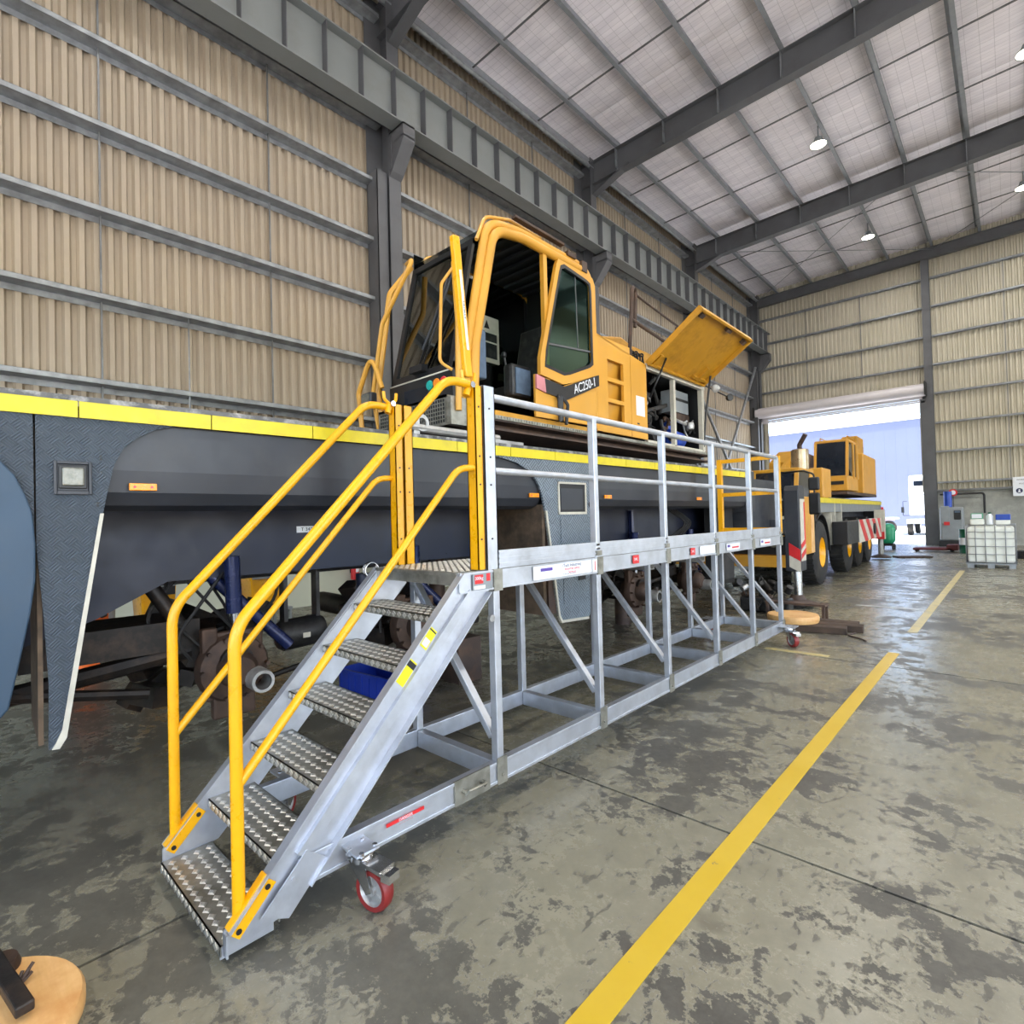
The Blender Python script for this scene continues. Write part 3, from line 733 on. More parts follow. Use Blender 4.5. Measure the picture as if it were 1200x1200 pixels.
castor(-2.10, 7.28, math.radians(50), 1); castor(-3.1, 1.4, math.radians(30), 1); castor(-3.1, 7.28, math.radians(-30), 1)
for y in (1.4, 7.28): MB().bx(-3.19, -3.0, y - .08, y + .08, .236, .248).build('castor_bracket', 'alu', pf)
MB().bx(-2.2, -2.01, 7.2, 7.36, .236, .248).build('castor_bracket', 'alu', pf)
# ---- stickers
def sticker(x, y0, y1, z0, z1, mat, lab=None, name='sticker'): return MB().bx(x, x + .0015, y0, y1, z0, z1).build(name, mat, pf, lab)
sg = sticker(-2.1865, 2.53, 3.16, 1.277, 1.36, 'sign', 'white maker sign with purple logo and red lettering', 'maker_sign')
MB().bx(-2.185, -2.1845, 2.60, 2.72, 1.325, 1.345).build('logo', 'purple', sg)
text('(Tuck Industries)', .03, (-2.1845, 2.93, 1.345), FACE_PX, 'ink', sg, ext=.0004)
text('Industrial Safety', .026, (-2.1845, 2.93, 1.322), FACE_PX, 'red', sg, ext=.0004)
text('Services', .026, (-2.1845, 2.93, 1.300), FACE_PX, 'red', sg, ext=.0004)
text('--- ---- ----', .014, (-2.1845, 2.66, 1.307), FACE_PX, 'red', sg, ext=.0004)
text('* * * * * * * * * *', .02, (-2.1845, 2.9, 1.285), FACE_PX, 'ink', sg, ext=.0004)
s2 = sticker(-2.1865, 3.17, 3.23, 1.275, 1.36, 'white'); MB().bx(-2.185, -2.1845, 3.195, 3.205, 1.285, 1.35).build('print', 'red', s2)
for y in (3.72, 4.75):
    s2 = sticker(-2.1865, y, y + .095, 1.29, 1.355, 'red', 'small red warning label')
    text('SWL', .03, (-2.1845, y + .0475, 1.322), FACE_PX, 'sign', s2, ext=.0004, sx=.9)
for y, L in ((5.6, .36), (6.62, .36)):
    s2 = sticker(-2.1865, y, y + L, 1.285, 1.35, 'sign', 'white label with purple and red print')
    MB().bx(-2.185, -2.1845, y + .02, y + .09, 1.315, 1.34).build('print', 'purple', s2)
    MB().bx(-2.185, -2.1845, y + .14, y + L - .03, 1.30, 1.318).build('print', 'red', s2)
s2 = sticker(-2.1865, 4.95, 5.3, 1.283, 1.36, 'sign')
s2 = sticker(-2.1865, 2.02, 2.17, 1.27, 1.362, 'machine', 'load rating labels at the stair head')
MB().bx(-2.185, -2.1845, 2.035, 2.10, 1.305, 1.355).build('print', 'red', s2); MB().bx(-2.185, -2.1845, 2.125, 2.155, 1.315, 1.358).build('print', 'red', s2)
MB().bx(-2.185, -2.1845, 2.03, 2.115, 1.275, 1.295).build('print', 'white', s2)
text('300kg', .026, (-2.184, 2.068, 1.335), FACE_PX, 'sign', s2, ext=.0004)
s2 = MB().bx(-2.193, -2.1915, 1.44, 1.66, .228, .245).build('sticker', 'red', pf, 'red warning strip on the bottom beam')
text('DANGER', .02, (-2.191, 1.55, .236), FACE_PX, 'sign', s2, ext=.0003); text('--- -- ---- ---- -----', .012, (-2.1915, 1.55, .217), FACE_PX, 'red', s2, ext=.0003)
def slope_sticker(t0, t1, mat, off=0, h=.055):
    # lies on the web of the aisle side stringer, t = metres up the slope
    o = Vector((-2.208, .735, .05)) + Vector((0, -.693, .721)) * (-.012 + off)
    c0 = o + sl_ * t0; c1 = o + sl_ * t1
    return MB().bar(c0, c1, .0015, h, (1, 0, 0))
s2 = slope_sticker(1.15, 1.28, 'labely').build('sticker', 'labely', pf, 'yellow and black label on the stair side')
slope_sticker(1.243, 1.272, 'dark').m(0).build('print', 'blackink', s2).location = (.0015, 0, 0)
s2 = slope_sticker(1.36, 1.47, 'labely').build('sticker', 'labely', pf, 'yellow label with white square')
slope_sticker(1.37, 1.41, 'dark', 0, .04).build('print', 'sign', s2).location = (.0015, 0, 0)
slope_sticker(1.455, 1.462, 'dark', 0, .05).build('print', 'blackink', s2).location = (.0015, 0, 0)

# ================================================================== NEAR CRANE
CR_A = -math.atan(.05)
cr = thing('mobile_crane', (-3.55, 0, 0), 'big grey and yellow mobile crane on stands with its wheels off, open hatch and cab', 'crane', rz=CR_A)
T = WORLD[cr.name].copy()      # chassis is laid out in the crane's own axes: x<0 inwards, y rearwards
W_ = 2.72
def cm(): return MB(T)
M['deckdirt'] = paint('scuffed_deck_steel', (92, 92, 92), .5, .3, .2, 7, (190, 188, 184), .7, 9, .3, 30)
cm().bx(-W_, 0, -3.2, 9.1, 2.30, 2.345).build('deck', 'deckdirt', cr, 'scuffed checker plate deck')
b = cm()
yy = -3.2
while yy < 9.0:
    b = cm().bx(0, .012, yy + .003, min(9.1, yy + .62) - .003, 2.24, 2.325); b.build('edge_strip', 'yband', cr); yy += .62
cm().bx(-.02, .014, -3.2, 9.1, 2.325, 2.352).build('deck_edge', 'deckdirt', cr)
# front tread plate: two panels with a seam, narrow tapering leg
P_A = [(-3.0, 2.24), (.343, 2.24), (.345, 1.56), (.33, 1.45), (-3.0, 1.45)]
cm().px(P_A, -.02, 0.0).build('tread_plate_panel', 'plate', cr)
arch = [(.954, 2.24), (.86, 2.212), (.78, 2.165), (.71, 2.095), (.67, 2.01), (.65, 1.92), (.632, 1.83), (.618, 1.745)]
P_B = [(.352, 2.24)] + arch + [(.45, .62), (.425, .575), (.388, .575), (.392, .9), (.375, 1.25), (.352, 1.57)]
pb = cm().px(P_B, -.02, 0.0).build('tread_plate_leg', 'plate', cr)
cm().px([(.620, 1.745), (.604, 1.745), (.44, .66), (.415, .60), (.40, .575), (.43, .572), (.458, .62)], -.02, .012).build('edge_trim', 'whitetrim', pb)
cm().bx(-.62, -.02, .352, .372, .60, 2.2).build('return_plate', 'mud', cr)
# recessed work lamp
wlp = thing('work_lamp', (0, 0, 0)) if False else None
b = cm().bx(-.01, .016, .418, .432, 1.842, 2.012); b.bx(-.01, .016, .558, .572, 1.842, 2.012); b.bx(-.01, .016, .432, .558, 1.998, 2.012); b.bx(-.01, .016, .432, .558, 1.842, 1.862)
b.bx(-.005, .004, .432, .558, 1.862, 1.998)
wl_ = b.build('work_lamp', 'skirt', cr, 'square recessed work lamp', bev=.003)
cm().bx(.004, .014, .438, .552, 1.872, 1.992).build('lamp_body', 'dark', wl_, bev=.006)
cm().bx(.010, .026, .45, .54, 1.885, 1.98).build('lens', 'lamplens', wl_, bev=.012)
for (y, z) in ((.655, 2.03), (.655, 2.0), (.60, 1.80), (.598, 1.775), (.69, 2.08)):
    pass
b = cm()
for (y, z) in ((.61, 2.045), (.61, 2.03), (.595, 1.80), (.595, 1.785)): b.cyl((0, y, z), (.004, y, z), .006, n=8)
b.build('rivets', 'dark', cr)
# blue mudguard in front
arcp = [(-.6, 2.12), (-.2, 2.11), (0.0, 2.08), (.12, 2.05), (.224, 2.0), (.275, 1.93), (.31, 1.84), (.336, 1.755), (.347, 1.6), (.345, 1.42), (.325, 1.254), (.285, 1.03), (.245, .82), (.15, .7), (-.6, .7)]
cm().px(arcp, .012, .035).build('mudguard', 'bluefender', cr, 'rounded blue-grey mudguard', bev=.008)
# dark side skirts with rolled lower edge
def skirt(y0, y1):
    pr = [(-.03, 2.24), (-.03, 1.98), (-.045, 1.86), (-.09, 1.79), (-.17, 1.76), (-.17, 1.785), (-.1, 1.81), (-.06, 1.875), (-.045, 1.98), (-.045, 2.24)]
    return cm().py(pr, y0, y1).build('side_skirt', 'skirt', cr)
skirt(.62, 4.06); skirt(4.9, 8.95)
for y in (.80, 3.95, 5.15, 7.3):
    m_ = cm().bx(-.03, -.012, y - .065, y + .065, 1.87, 1.91).build('side_marker', 'amber', cr, 'amber side marker lamp', bev=.004)
    b = cm()
    for d in (-.04, .04): b.cyl((-.012, y + d, 1.89), (-.009, y + d, 1.89), .007, n=8)
    b.build('screw', 'redlens', m_)
# middle tread plate panel with flap window and small doors
P_C = [(3.35, 2.24), (3.5, 2.225), (3.7, 2.19), (3.87, 2.12), (3.98, 2.02), (4.04, 1.9), (4.08, 1.74), (4.235, .69), (4.28, .625), (4.71, .605), (4.745, .65), (4.9, 1.54), (4.93, 2.24)]
pc = cm().px(P_C, -.02, 0.002).build('tread_plate_locker', 'plate2', cr, 'grey tread plate side locker')
cm().px([(4.08, 1.74), (4.235, .69), (4.28, .62), (4.71, .60), (4.71, .625), (4.29, .645), (4.255, .70), (4.10, 1.74)], -.02, .012).build('edge_trim', 'whitetrim', pc)
b = cm(); b.bx(0, .014, 4.27, 4.72, 1.70, 1.725); b.bx(0, .014, 4.27, 4.72, 2.01, 2.03); b.bx(0, .014, 4.27, 4.29, 1.7, 2.03); b.bx(0, .014, 4.70, 4.72, 1.7, 2.03)
b.build('window_frame', 'whitetrim', pc)
cm().bx(0, .006, 4.285, 4.705, 1.72, 2.015).build('window_pane', 'blackink', pc); cm().bx(.006, .01, 4.31, 4.66, 1.75, 1.965).build('slatted_panel', 'skirt', pc)
cm().cyl((.0, 4.80, 1.80), (.012, 4.80, 1.80), .035, n=16).build('filler_hole', 'dark', pc)
cm().bx(.002, .01, 4.30, 4.72, 1.16, 1.66).build('locker_door', 'plate2', pc); cm().bx(.01, .022, 4.58, 4.68, 1.37, 1.40).build('latch', 'dark', pc)
cm().bx(.002, .01, 4.32, 4.70, .80, 1.13).build('locker_door', 'plate2', pc); cm().bx(.01, .022, 4.55, 4.66, 1.02, 1.06).build('latch', 'dark', pc)
cm().bx(-.75, -.02, 4.05, 4.09, .72, 1.8).build('return_plate', 'mud', cr, 'mud-caked inner plate')
cm().bx(-.75, -.02, 4.12, 4.75, .72, 1.8).build('locker_body', 'undersup', cr)
# main frame
b = cm().px([(-3.2, 2.3), (9.0, 2.3), (9.0, 1.4), (7.6, 1.3), (1.05, 1.3), (.66, 1.1), (.3, .98), (-3.2, .98)], -2.0, -.7)
b.build('chassis_frame', 'navy', cr)
b = cm()
for y in (1.9, 3.3, 5.6, 7.2): b.bx(-.7, -.1, y, y + .03, 1.85, 2.24)
b.bx(-.7, -.62, .8, 9.0, 1.82, 1.86)
b.build('bracket', 'navy', cr)
np_ = cm().bx(-.7, -.695, 1.93, 2.09, 1.60, 1.65).build('number_plate', 'sign', cr, 'small white number tag')
text('T 342', .04, T @ Vector((-.692, 2.01, 1.625)), Matrix.Rotation(CR_A, 4, 'Z') @ FACE_PX, 'blackink', np_)
# axles without wheels
def axle(y, z=.62):
    b = cm().cyl((-2.5, y, z + .1), (-.5, y, z + .1), .11, n=14); b.lathe([(0, -.25), (.16, -.24), (.25, -.1), (.25, .1), (.16, .24), (0, .25)], (-1.3, y, z + .08), (1, 0, 0), 18)
    ax_ = b.build('axle', 'grease', cr)
    b = cm(); b.lathe([(0, 0), (.09, 0), (.12, -.03), (.13, -.12), (.22, -.14), (.24, -.18), (.24, -.22), (.17, -.24), (.15, -.34), (0, -.36)], (-.42, y, z + .05), (1, 0, 0), 22)
    for k_ in range(10):
        a = k_ * PI / 5; c = Vector((-.56, y + .21 * math.cos(a), z + .05 + .21 * math.sin(a))); b.cyl(c, c + Vector((.05, 0, 0)), .014, n=6)
    b.build('wheel_hub', 'rust', ax_, 'bare rusty wheel hub')
    b = cm(); b.lathe([(.055, 0), (.075, 0), (.08, -.03), (.08, -.16), (.05, -.16), (.05, -.01)], (-.30, y + .1, z - .02), (1, 0, 0), 18); b.build('hub_reducer', 'silver', ax_)
    b = cm()
    for dy in (-.16, .2):
        for dz in (-.16, .26): b.bar((-.62, y + dy * .4, z + dz * .5), (-.66, y + dy, z + dz), .07, .05)
    b.bx(-.68, -.6, y - .13, y + .15, z - .3, z + .3); b.bx(-.66, -.58, y - .2, y - .1, z + .1, z + .34); b.bx(-.66, -.58, y + .12, y + .2, z + .12, z + .3)
    b.build('brake_caliper', 'rust', ax_, bev=.015)
    b = cm(); b.tube([(-.8, y - .12, z + .16), (-.9, y - 1.0, z + .04)], .03, 8); b.tube([(-.75, y + .14, z - .14), (-.85, y + .9, z - .05)], .022, 8)
    b.tube([(-1.8, y + .2, z - .1), (-.7, y + .22, z - .12)], .025, 8); b.lathe([(0, -.05), (.05, -.04), (.06, 0), (.05, .04), (0, .05)], (-.85, y + .9, z - .05), (0, 0, 1), 12)
    b.build('steering_rod', 'grease', ax_)
    b = cm(); b.tube([(-.6, y, 1.45), (-.62, y + .02, 1.05)], .055, 12); b.m(1).tube([(-.62, y + .02, 1.05), (-.63, y + .04, z + .25)], .03, 10)
    b.m(0).tube([(-.75, y - .12, 1.34), (-.66, y + .42, z + .12)], .045, 12); b.build('suspension_ram', ['navy_tube', 'chrome'], ax_)
    b = cm()
    for s_ in range(6):
        o = Vector((-.7 - R(0, .3), y + R(-.4, .5), 1.35)); e = Vector((-.65 - R(0, .2), y + R(-.3, .3), z + R(.0, .3)))
        b.tube(fillet([o, (o + e) / 2 + Vector((R(-.1, .1), R(-.3, .3), R(-.2, .1))), e], .2, 5), .012, 6)
    b.build('hose', 'rubber', ax_)
    b = cm()
    for s_ in range(12):
        c = Vector((-.8 - R(0, .9), y + R(-.55, .45), z + R(-.15, .4))); d = [R(.05, .13) for _ in range(3)]
        T0 = T @ Matrix.Translation(c) @ Matrix.Rotation(R(-.6, .6), 4, 'X') @ Matrix.Rotation(R(-.6, .6), 4, 'Z'); bb = MB(T0).bx(-d[0], d[0], -d[1], d[1], -d[2], d[2])
        o_ = len(b.v); b.v += bb.v; b.f += [[i + o_ for i in f] for f in bb.f]; b.s += bb.s; b.mi += bb.mi
    b.build('gearbox_casting', 'grease', ax_, kind='stuff')
axle(1.42); axle(2.95, .68); axle(6.55, .6); axle(8.1, .6)
b = cm(); b.lathe([(0, -.2), (.1, -.19), (.125, -.15), (.125, .15), (.1, .19), (0, .2)], (-.95, 2.05, .77), (0, 1, .05), 20); b.bx(-1.0, -.9, 1.9, 1.93, .64, 1.3); b.bx(-1.0, -.9, 2.17, 2.2, .64, 1.3)
at_ = b.build('air_tank', 'engine', cr, 'black cylindrical air tank'); cm().bx(-.83, -.822, 2.02, 2.08, .74, .78).build('tank_label', 'whitetrim', at_)
b = cm(); b.tube([(-.8, .95, 1.3), (-.75, 1.12, 1.0)], .05, 10); b.tube([(-.9, -.2, .62), (-.8, 1.2, .8)], .06, 8); b.bx(-1.3, -.75, .3, 1.25, .82, 1.02); b.tube([(-.85, -.1, .75), (-.8, .95, .55)], .035, 8)
b.build('linkage', 'grease', cr)
# hose coil and hydraulic pot seen behind the handrails
b = cm()
for k_ in range(3): b.tube([(-.45 + .02 * k_, 2.42 + .06 * math.cos(a * PI / 8), 1.28 + .06 * math.sin(a * PI / 8)) for a in range(17)], .006, 5)
b.build('hose_coil', 'chrome', cr); b = cm().cyl((-.5, 2.4, 1.0), (-.5, 2.4, 1.25), .07, n=14); b.cyl((-.5, 2.4, .92), (-.5, 2.4, 1.0), .05, n=14); b.build('hydraulic_pot', 'navy', cr)
# outrigger box beams that peep under the platform
for y in (5.75, 7.05):
    b = cm(); b.bx(-.5, .05, y, y + .012, 1.02, 1.22); b.bx(-.5, .05, y + .2, y + .212, 1.02, 1.22); b.bx(-.5, .05, y, y + .212, 1.21, 1.222); b.bx(-.5, .05, y, y + .212, 1.02, 1.032); b.bx(-.5, .0, y + .01, y + .2, 1.03, 1.21)
    b.build('bracket_box', 'silver', cr)
cm().bx(-.5, -.3, 8.4, 9.0, .62, 1.8).build('mud_flap', 'rubber', cr)
b = cm()
for k_ in range(24): b.bx(-.5, -.3, 8.4 + k_ * .025, 8.412 + k_ * .025, .55, .62)
b.build('flap_fringe', 'rubber', cr, kind='stuff')
for (y, ys) in ((5.1, .25), (7.5, .3)):
    b = cm()
    for k_ in range(4): b.tube(fillet([(-.62, y + k_ * .07, 1.75), (-.45, y + ys + k_ * .05, 1.55), (-.6, y + k_ * .1, 1.35)], .1, 5), .014, 6)
    b.build('hydraulic_hose', 'rubber', cr)
cm().bx(-.69, -.64, 6.55, 6.6, 1.35, 1.75).build('ram_rod', 'navy_tube', cr)
cm().bx(-.6, .02, 9.0, 9.12, 1.7, 2.34).build('rear_plate', 'skirt', cr)
cm().bx(-W_ + .1, -.5, 9.0, 9.12, 1.0, 2.3).build('rear_crossmember', 'navy', cr)
cm().bx(-W_, -W_ + .03, -3.2, 9.1, 1.1, 2.3).build('far_side_panel', 'skirt', cr)
for y in (-2.2, 3.75): cm().bx(-1.9, -.8, y - .15, y + .15, 0, 1.0 if y < 0 else .45).build('support_stand', 'undersup', cr)
cm().cyl((-1.35, 3.75, .4), (-1.35, 3.75, 1.32), .09, n=12).build('support_post', 'undersup', cr); cm().cyl((-1.35, 7.3, 0), (-1.35, 7.3, 1.32), .12, n=12).build('support_post', 'undersup', cr)

# ---- superstructure (parallel with the hall)
SX = -3.6
def sm(): return MB()
b = sm(); b.bx(-5.9, -3.5, 3.3, 8.45, 2.585, 2.625); b.bx(-5.9, -3.5, 3.3, 8.45, 2.5, 2.52); b.bx(-5.7, -3.65, 3.6, 8.3, 2.52, 2.585)
b.build('turntable_deck', 'undersup', cr)
b = sm().bx(-3.5, -3.48, 3.3, 8.45, 2.60, 2.635)
for k_ in range(44): b.bx(-3.48, -3.474, 3.35 + k_ * .04, 3.37 + k_ * .04, 2.605, 2.63)
b.build('deck_kerb', 'alu_worn', cr)
sm().lathe([(0, 0), (.85, 0), (.85, .1), (.75, .1), (.75, .16), (0, .16)], (-4.9, 5.0, 2.345), (0, 0, 1), 40).build('slew_ring', 'grease', cr)
b = sm(); b.bx(-3.6, -3.45, 3.5, 3.9, 2.36, 2.40); b.tube([(-3.5, 2.5, 2.42), (-3.5, 3.6, 2.42)], .035, 8); b.bx(-3.52, -3.48, 2.62, 2.68, 2.35, 2.5); b.lathe([(.04, -.01), (.07, -.01), (.07, .01), (.04, .01)], (-3.48, 2.7, 2.46), (1, 0, 0), 14)
b.build('tow_pin', 'silver', cr)
# cab -----------------------------------------------------------
cb = sm().bx(-4.6, -3.62, 3.2, 5.35, 2.66, 2.72).build('cab', 'ydirty', cr, 'yellow operator cab with open doorway and tilted dark windscreen')
# nearside arch: thick rounded bow from the front foot over the roof to the rear
def bow(x, r=.035, mat='ycrane'):
    pts = fillet([(x, 3.30, 2.72), (x, 3.34, 3.2), (x, 3.64, 4.53), (x, 4.1, 4.60), (x, 5.36, 4.60), (x, 5.37, 2.72)], .28, 7)
    b = MB(); b.tube(pts, r, 10); return b.build('cab_bow', mat, cb)
bow(SX - .02, .045); bow(-4.6, .04)
# A pillar post with thick doorway bow just behind
MB().tube(fillet([(-3.59, 3.38, 2.75), (-3.59, 3.42, 3.3), (-3.59, 3.70, 4.46), (-3.59, 4.12, 4.53), (-3.59, 5.1, 4.53)], .26, 7), .05, 10).build('door_frame', 'ycrane', cb)
sm().bx(-3.63, -3.58, 4.44, 4.5, 2.75, 4.55).build('door_pillar', 'ycrane', cb)
b = sm().tube(fillet([(-3.5, 3.12, 2.62), (-3.5, 3.14, 3.4), (-3.56, 3.16, 3.95)], .1), .028, 10); b.tube(fillet([(-3.55, 3.14, 3.9), (-3.62, 3.06, 3.75), (-3.62, 3.02, 3.05), (-3.55, 3.1, 2.98)], .08), .014, 8); b.build('grab_rail', 'ycrane', cb)
# front face
b = sm(); XA, XB = -4.57, -3.64
def fr_y(z): return 3.20 if z < 3.0 else 3.20 + (z - 3.0) * .235
def frontbar(x0, x1, z0, z1, t=.03): b.hexa([(x0, fr_y(z0) - t, z0), (x1, fr_y(z0) - t, z0), (x1, fr_y(z0), z0), (x0, fr_y(z0), z0), (x0, fr_y(z1) - t, z1), (x1, fr_y(z1) - t, z1), (x1, fr_y(z1), z1), (x0, fr_y(z1), z1)])
frontbar(XA, XA + .06, 3.04, 4.32); frontbar(XB - .06, XB, 3.04, 4.32); frontbar(XA, XB, 3.02, 3.10); frontbar(XA, XB, 4.26, 4.32)
b.build('windscreen_frame', 'dark', cb)
b = sm(); frontbar(XA + .06, XB - .06, 3.10, 4.26, .012); b.build('windscreen', 'glass', cb, 'tilted clear windscreen')
# roof window bend
b = sm(); pr = [(fr_y(4.32) - .02, 4.32), (3.58, 4.44), (3.7, 4.52), (3.95, 4.57), (3.95, 4.56), (3.7, 4.505), (3.595, 4.43), (fr_y(4.32), 4.31)]
b.px(pr, XA, XB); b.build('roof_window', 'glass', cb)
sm().bx(XA, XB, 3.93, 5.36, 4.56, 4.62).build('roof', 'dark', cb)
b = sm()
for k_ in range(8): b.bx(XA + .02, XB - .02, 4.0 + k_ * .17, 4.05 + k_ * .17, 4.53, 4.56)
b.build('roof_lining_ribs', 'skirt', cb)
sm().tube([(XA, fr_y(3.03) - .035, 3.02), (XB, fr_y(3.03) - .035, 3.02)], .012, 8).build('yellow_trim', 'whitetrim', cb)
lp = sm().bx(XA, XB + .03, 3.155, 3.2, 2.76, 3.01).build('lower_front_panel', 'dark', cb, 'black lower front panel')
sm().bx(XA + .25, XB - .33, 3.15, 3.156, 2.78, 2.93).build('tinted_panel', 'glassdk', lp)
for x, c in ((-3.93, 'teal'), (-3.83, 'oranglens'), (-3.73, 'redlens')):
    sm().lathe([(0, -.012), (.04, -.008), (.046, 0), (.046, .01)], (x, 3.15, 2.925), (0, 1, 0), 20).build('indicator_lamp', c, lp)
# perforated step below
b = sm().bx(-4.62, -3.58, 3.05, 3.25, 2.74, 2.765); b.bx(-4.62, -3.58, 3.05, 3.06, 2.5, 2.765); b.bx(-3.6, -3.52, 3.05, 3.25, 2.5, 2.74)
fs = b.build('front_step', 'alu_worn', cb)
b = sm()
for i in range(30):
    for j in range(6): b.bx(-4.58 + i * .033, -4.566 + i * .033, 3.044, 3.05, 2.525 + j * .036, 2.55 + j * .036)
b.build('perforation', 'dark', fs, kind='stuff')
# far side glazing, rear wall
b = sm().bx(XA - .02, XA, 3.7, 5.3, 3.1, 3.14); b.bx(XA - .02, XA, 4.3, 4.36, 2.7, 4.5); b.bx(XA - .02, XA, 5.25, 5.36, 2.7, 4.6); b.bx(XA - .02, XA, 3.25, 5.3, 2.7, 3.1); b.build('far_side_frame', 'dark', cb)
sm().bx(XA - .012, XA - .006, 3.5, 4.3, 3.14, 4.5).build('side_window', 'glass', cb)
sm().bx(XA, XB, 5.3, 5.34, 2.7, 4.58).build('rear_wall', 'dark', cb)
sm().bx(XA - .012, XA - .006, 4.36, 5.25, 3.14, 4.6).build('side_window', 'glass', cb)
# sliding door with angled lower edge, pushed back over the rear half
DP = [(4.27, 3.17), (4.66, 4.50), (4.74, 4.56), (5.30, 4.50), (5.37, 4.44), (5.38, 3.36), (5.30, 3.32), (4.72, 3.12)]
DI = [(4.36, 3.26), (4.70, 4.43), (4.76, 4.47), (5.26, 4.42), (5.29, 4.38), (5.29, 3.43), (4.75, 3.22)]
def ring(outer, inner, x0, x1, name, mat, par, lab=None):
    b = MB(); n = 48
    def samp(P):
        L = [0]; Q = P + [P[0]]
        cx = sum(p[0] for p in P) / len(P); cy = sum(p[1] for p in P) / len(P); out = []
        for k_ in range(n):
            a = -PI + k_ * 2 * PI / n; dx, dy = math.cos(a), math.sin(a); best = None
            for i in range(len(P)):
                x1_, y1_ = Q[i]; x2_, y2_ = Q[i + 1]; ex, ey = x2_ - x1_, y2_ - y1_; den = dx * ey - dy * ex
                if abs(den) < 1e-9: continue
                t = ((x1_ - C0[0]) * ey - (y1_ - C0[1]) * ex) / den; u = ((x1_ - C0[0]) * dy - (y1_ - C0[1]) * dx) / den
                if t > 0 and -1e-6 <= u <= 1 + 1e-6 and (best is None or t < best): best = t
            out.append((C0[0] + dx * best, C0[1] + dy * best))
        return out
    C0 = (sum(p[0] for p in inner) / len(inner), sum(p[1] for p in inner) / len(inner))
    O = samp(outer); I = samp(inner)
    a_ = [[b.av((x, p[0], p[1])) for p in Pp] for x, Pp in ((x0, O), (x0, I), (x1, O), (x1, I))]
    for k_ in range(n):
        j = (k_ + 1) % n
        b.af([a_[0][k_], a_[0][j], a_[1][j], a_[1][k_]]); b.af([a_[2][k_], a_[2][j], a_[3][j], a_[3][k_]])
        b.af([a_[0][k_], a_[0][j], a_[2][j], a_[2][k_]]); b.af([a_[1][k_], a_[1][j], a_[3][j], a_[3][k_]])
    return b.build(name, mat, par, lab)
ring(DP, DI, -3.6, -3.555, 'door', 'ycrane', cb, 'sliding door frame pushed back')
DI2 = [(4.40, 3.29), (4.725, 4.40), (4.77, 4.43), (5.235, 4.39), (5.255, 4.36), (5.255, 3.455), (4.755, 3.255)]
ring(DI, DI2, -3.565, -3.552, 'window_seal', 'dark', cb)
MB().px(DI2, -3.585, -3.578).build('door_window', 'tint', cb, 'tinted green door window')
b = MB().bar((-3.57, 4.43, 3.52), (-3.57, 5.26, 3.60), .012, .02, (1, 0, 0)); b.bar((-3.575, 5.02, 3.6), (-3.575, 5.0, 4.4), .008, .01, (1, 0, 0)); b.build('window_bar', 'grey', cb)
# lower yellow side panel below door, black stripe with model number
sm().px([(4.25, 2.72), (4.25, 3.16), (4.72, 3.11), (5.37, 3.36), (5.37, 2.74)], -3.6, -3.575).build('door_lower_panel', 'ycrane', cb)
stp = sm().px([(4.40, 2.985), (4.38, 3.135), (4.72, 3.10), (5.40, 3.35), (5.40, 3.22), (4.76, 2.96)], -3.575, -3.553).build('model_stripe', 'blackink', cb, 'black stripe with white model number')
sm().px([(4.25, 3.155), (4.38, 3.135), (4.40, 2.985), (4.25, 3.01)], -3.575, -3.553).build('pink_stripe', 'pink', cb)
text('AC250-1', .14, (-3.551, 5.10, 3.17), rot_to((0, 1, .38), (0, -.38, 1)), 'sign', stp, sx=.9, shear=.25, ext=.001)
b = sm(); b.tube(fillet([(-3.57, 4.62, 3.0), (-3.53, 4.58, 2.95), (-3.53, 4.60, 2.70)], .05), .02, 8); b.tube(fillet([(-3.57, 4.68, 3.0), (-3.53, 4.74, 2.9), (-3.53, 4.7, 2.68)], .05), .02, 8); b.cyl((-3.56, 4.65, 2.72), (-3.56, 4.65, 2.98), .03, n=8)
b.build('door_handle', 'dark', cb)
b = sm(); b.bx(-3.6, -3.55, 4.85, 5.0, 4.60, 4.65); b.bx(-3.62, -3.56, 4.0, 4.8, 4.69, 4.715); b.bx(-3.6, -3.54, 5.1, 5.2, 4.5, 4.62); b.build('door_track', 'undersup', cb)
b = MB().tube(fillet([(-3.62, 3.5, 4.3), (-3.66, 3.66, 4.60), (-3.66, 4.0, 4.70), (-3.66, 4.5, 4.69)], .2, 6), .018, 8); b.build('roof_rail', 'ycrane', cb)
# wiper
b = sm(); b.tube([(-4.12, 3.17, 3.12), (-3.83, 3.32, 3.95)], .012, 6); b.tube([(-4.06, 3.17, 3.12), (-3.79, 3.31, 3.9)], .008, 6); b.bar((-4.08, 3.2, 3.3), (-3.72, 3.38, 4.15), .02, .02); b.bx(-4.2, -4.0, 3.12, 3.19, 3.08, 3.14)
b.build('wiper', 'dark', cb)
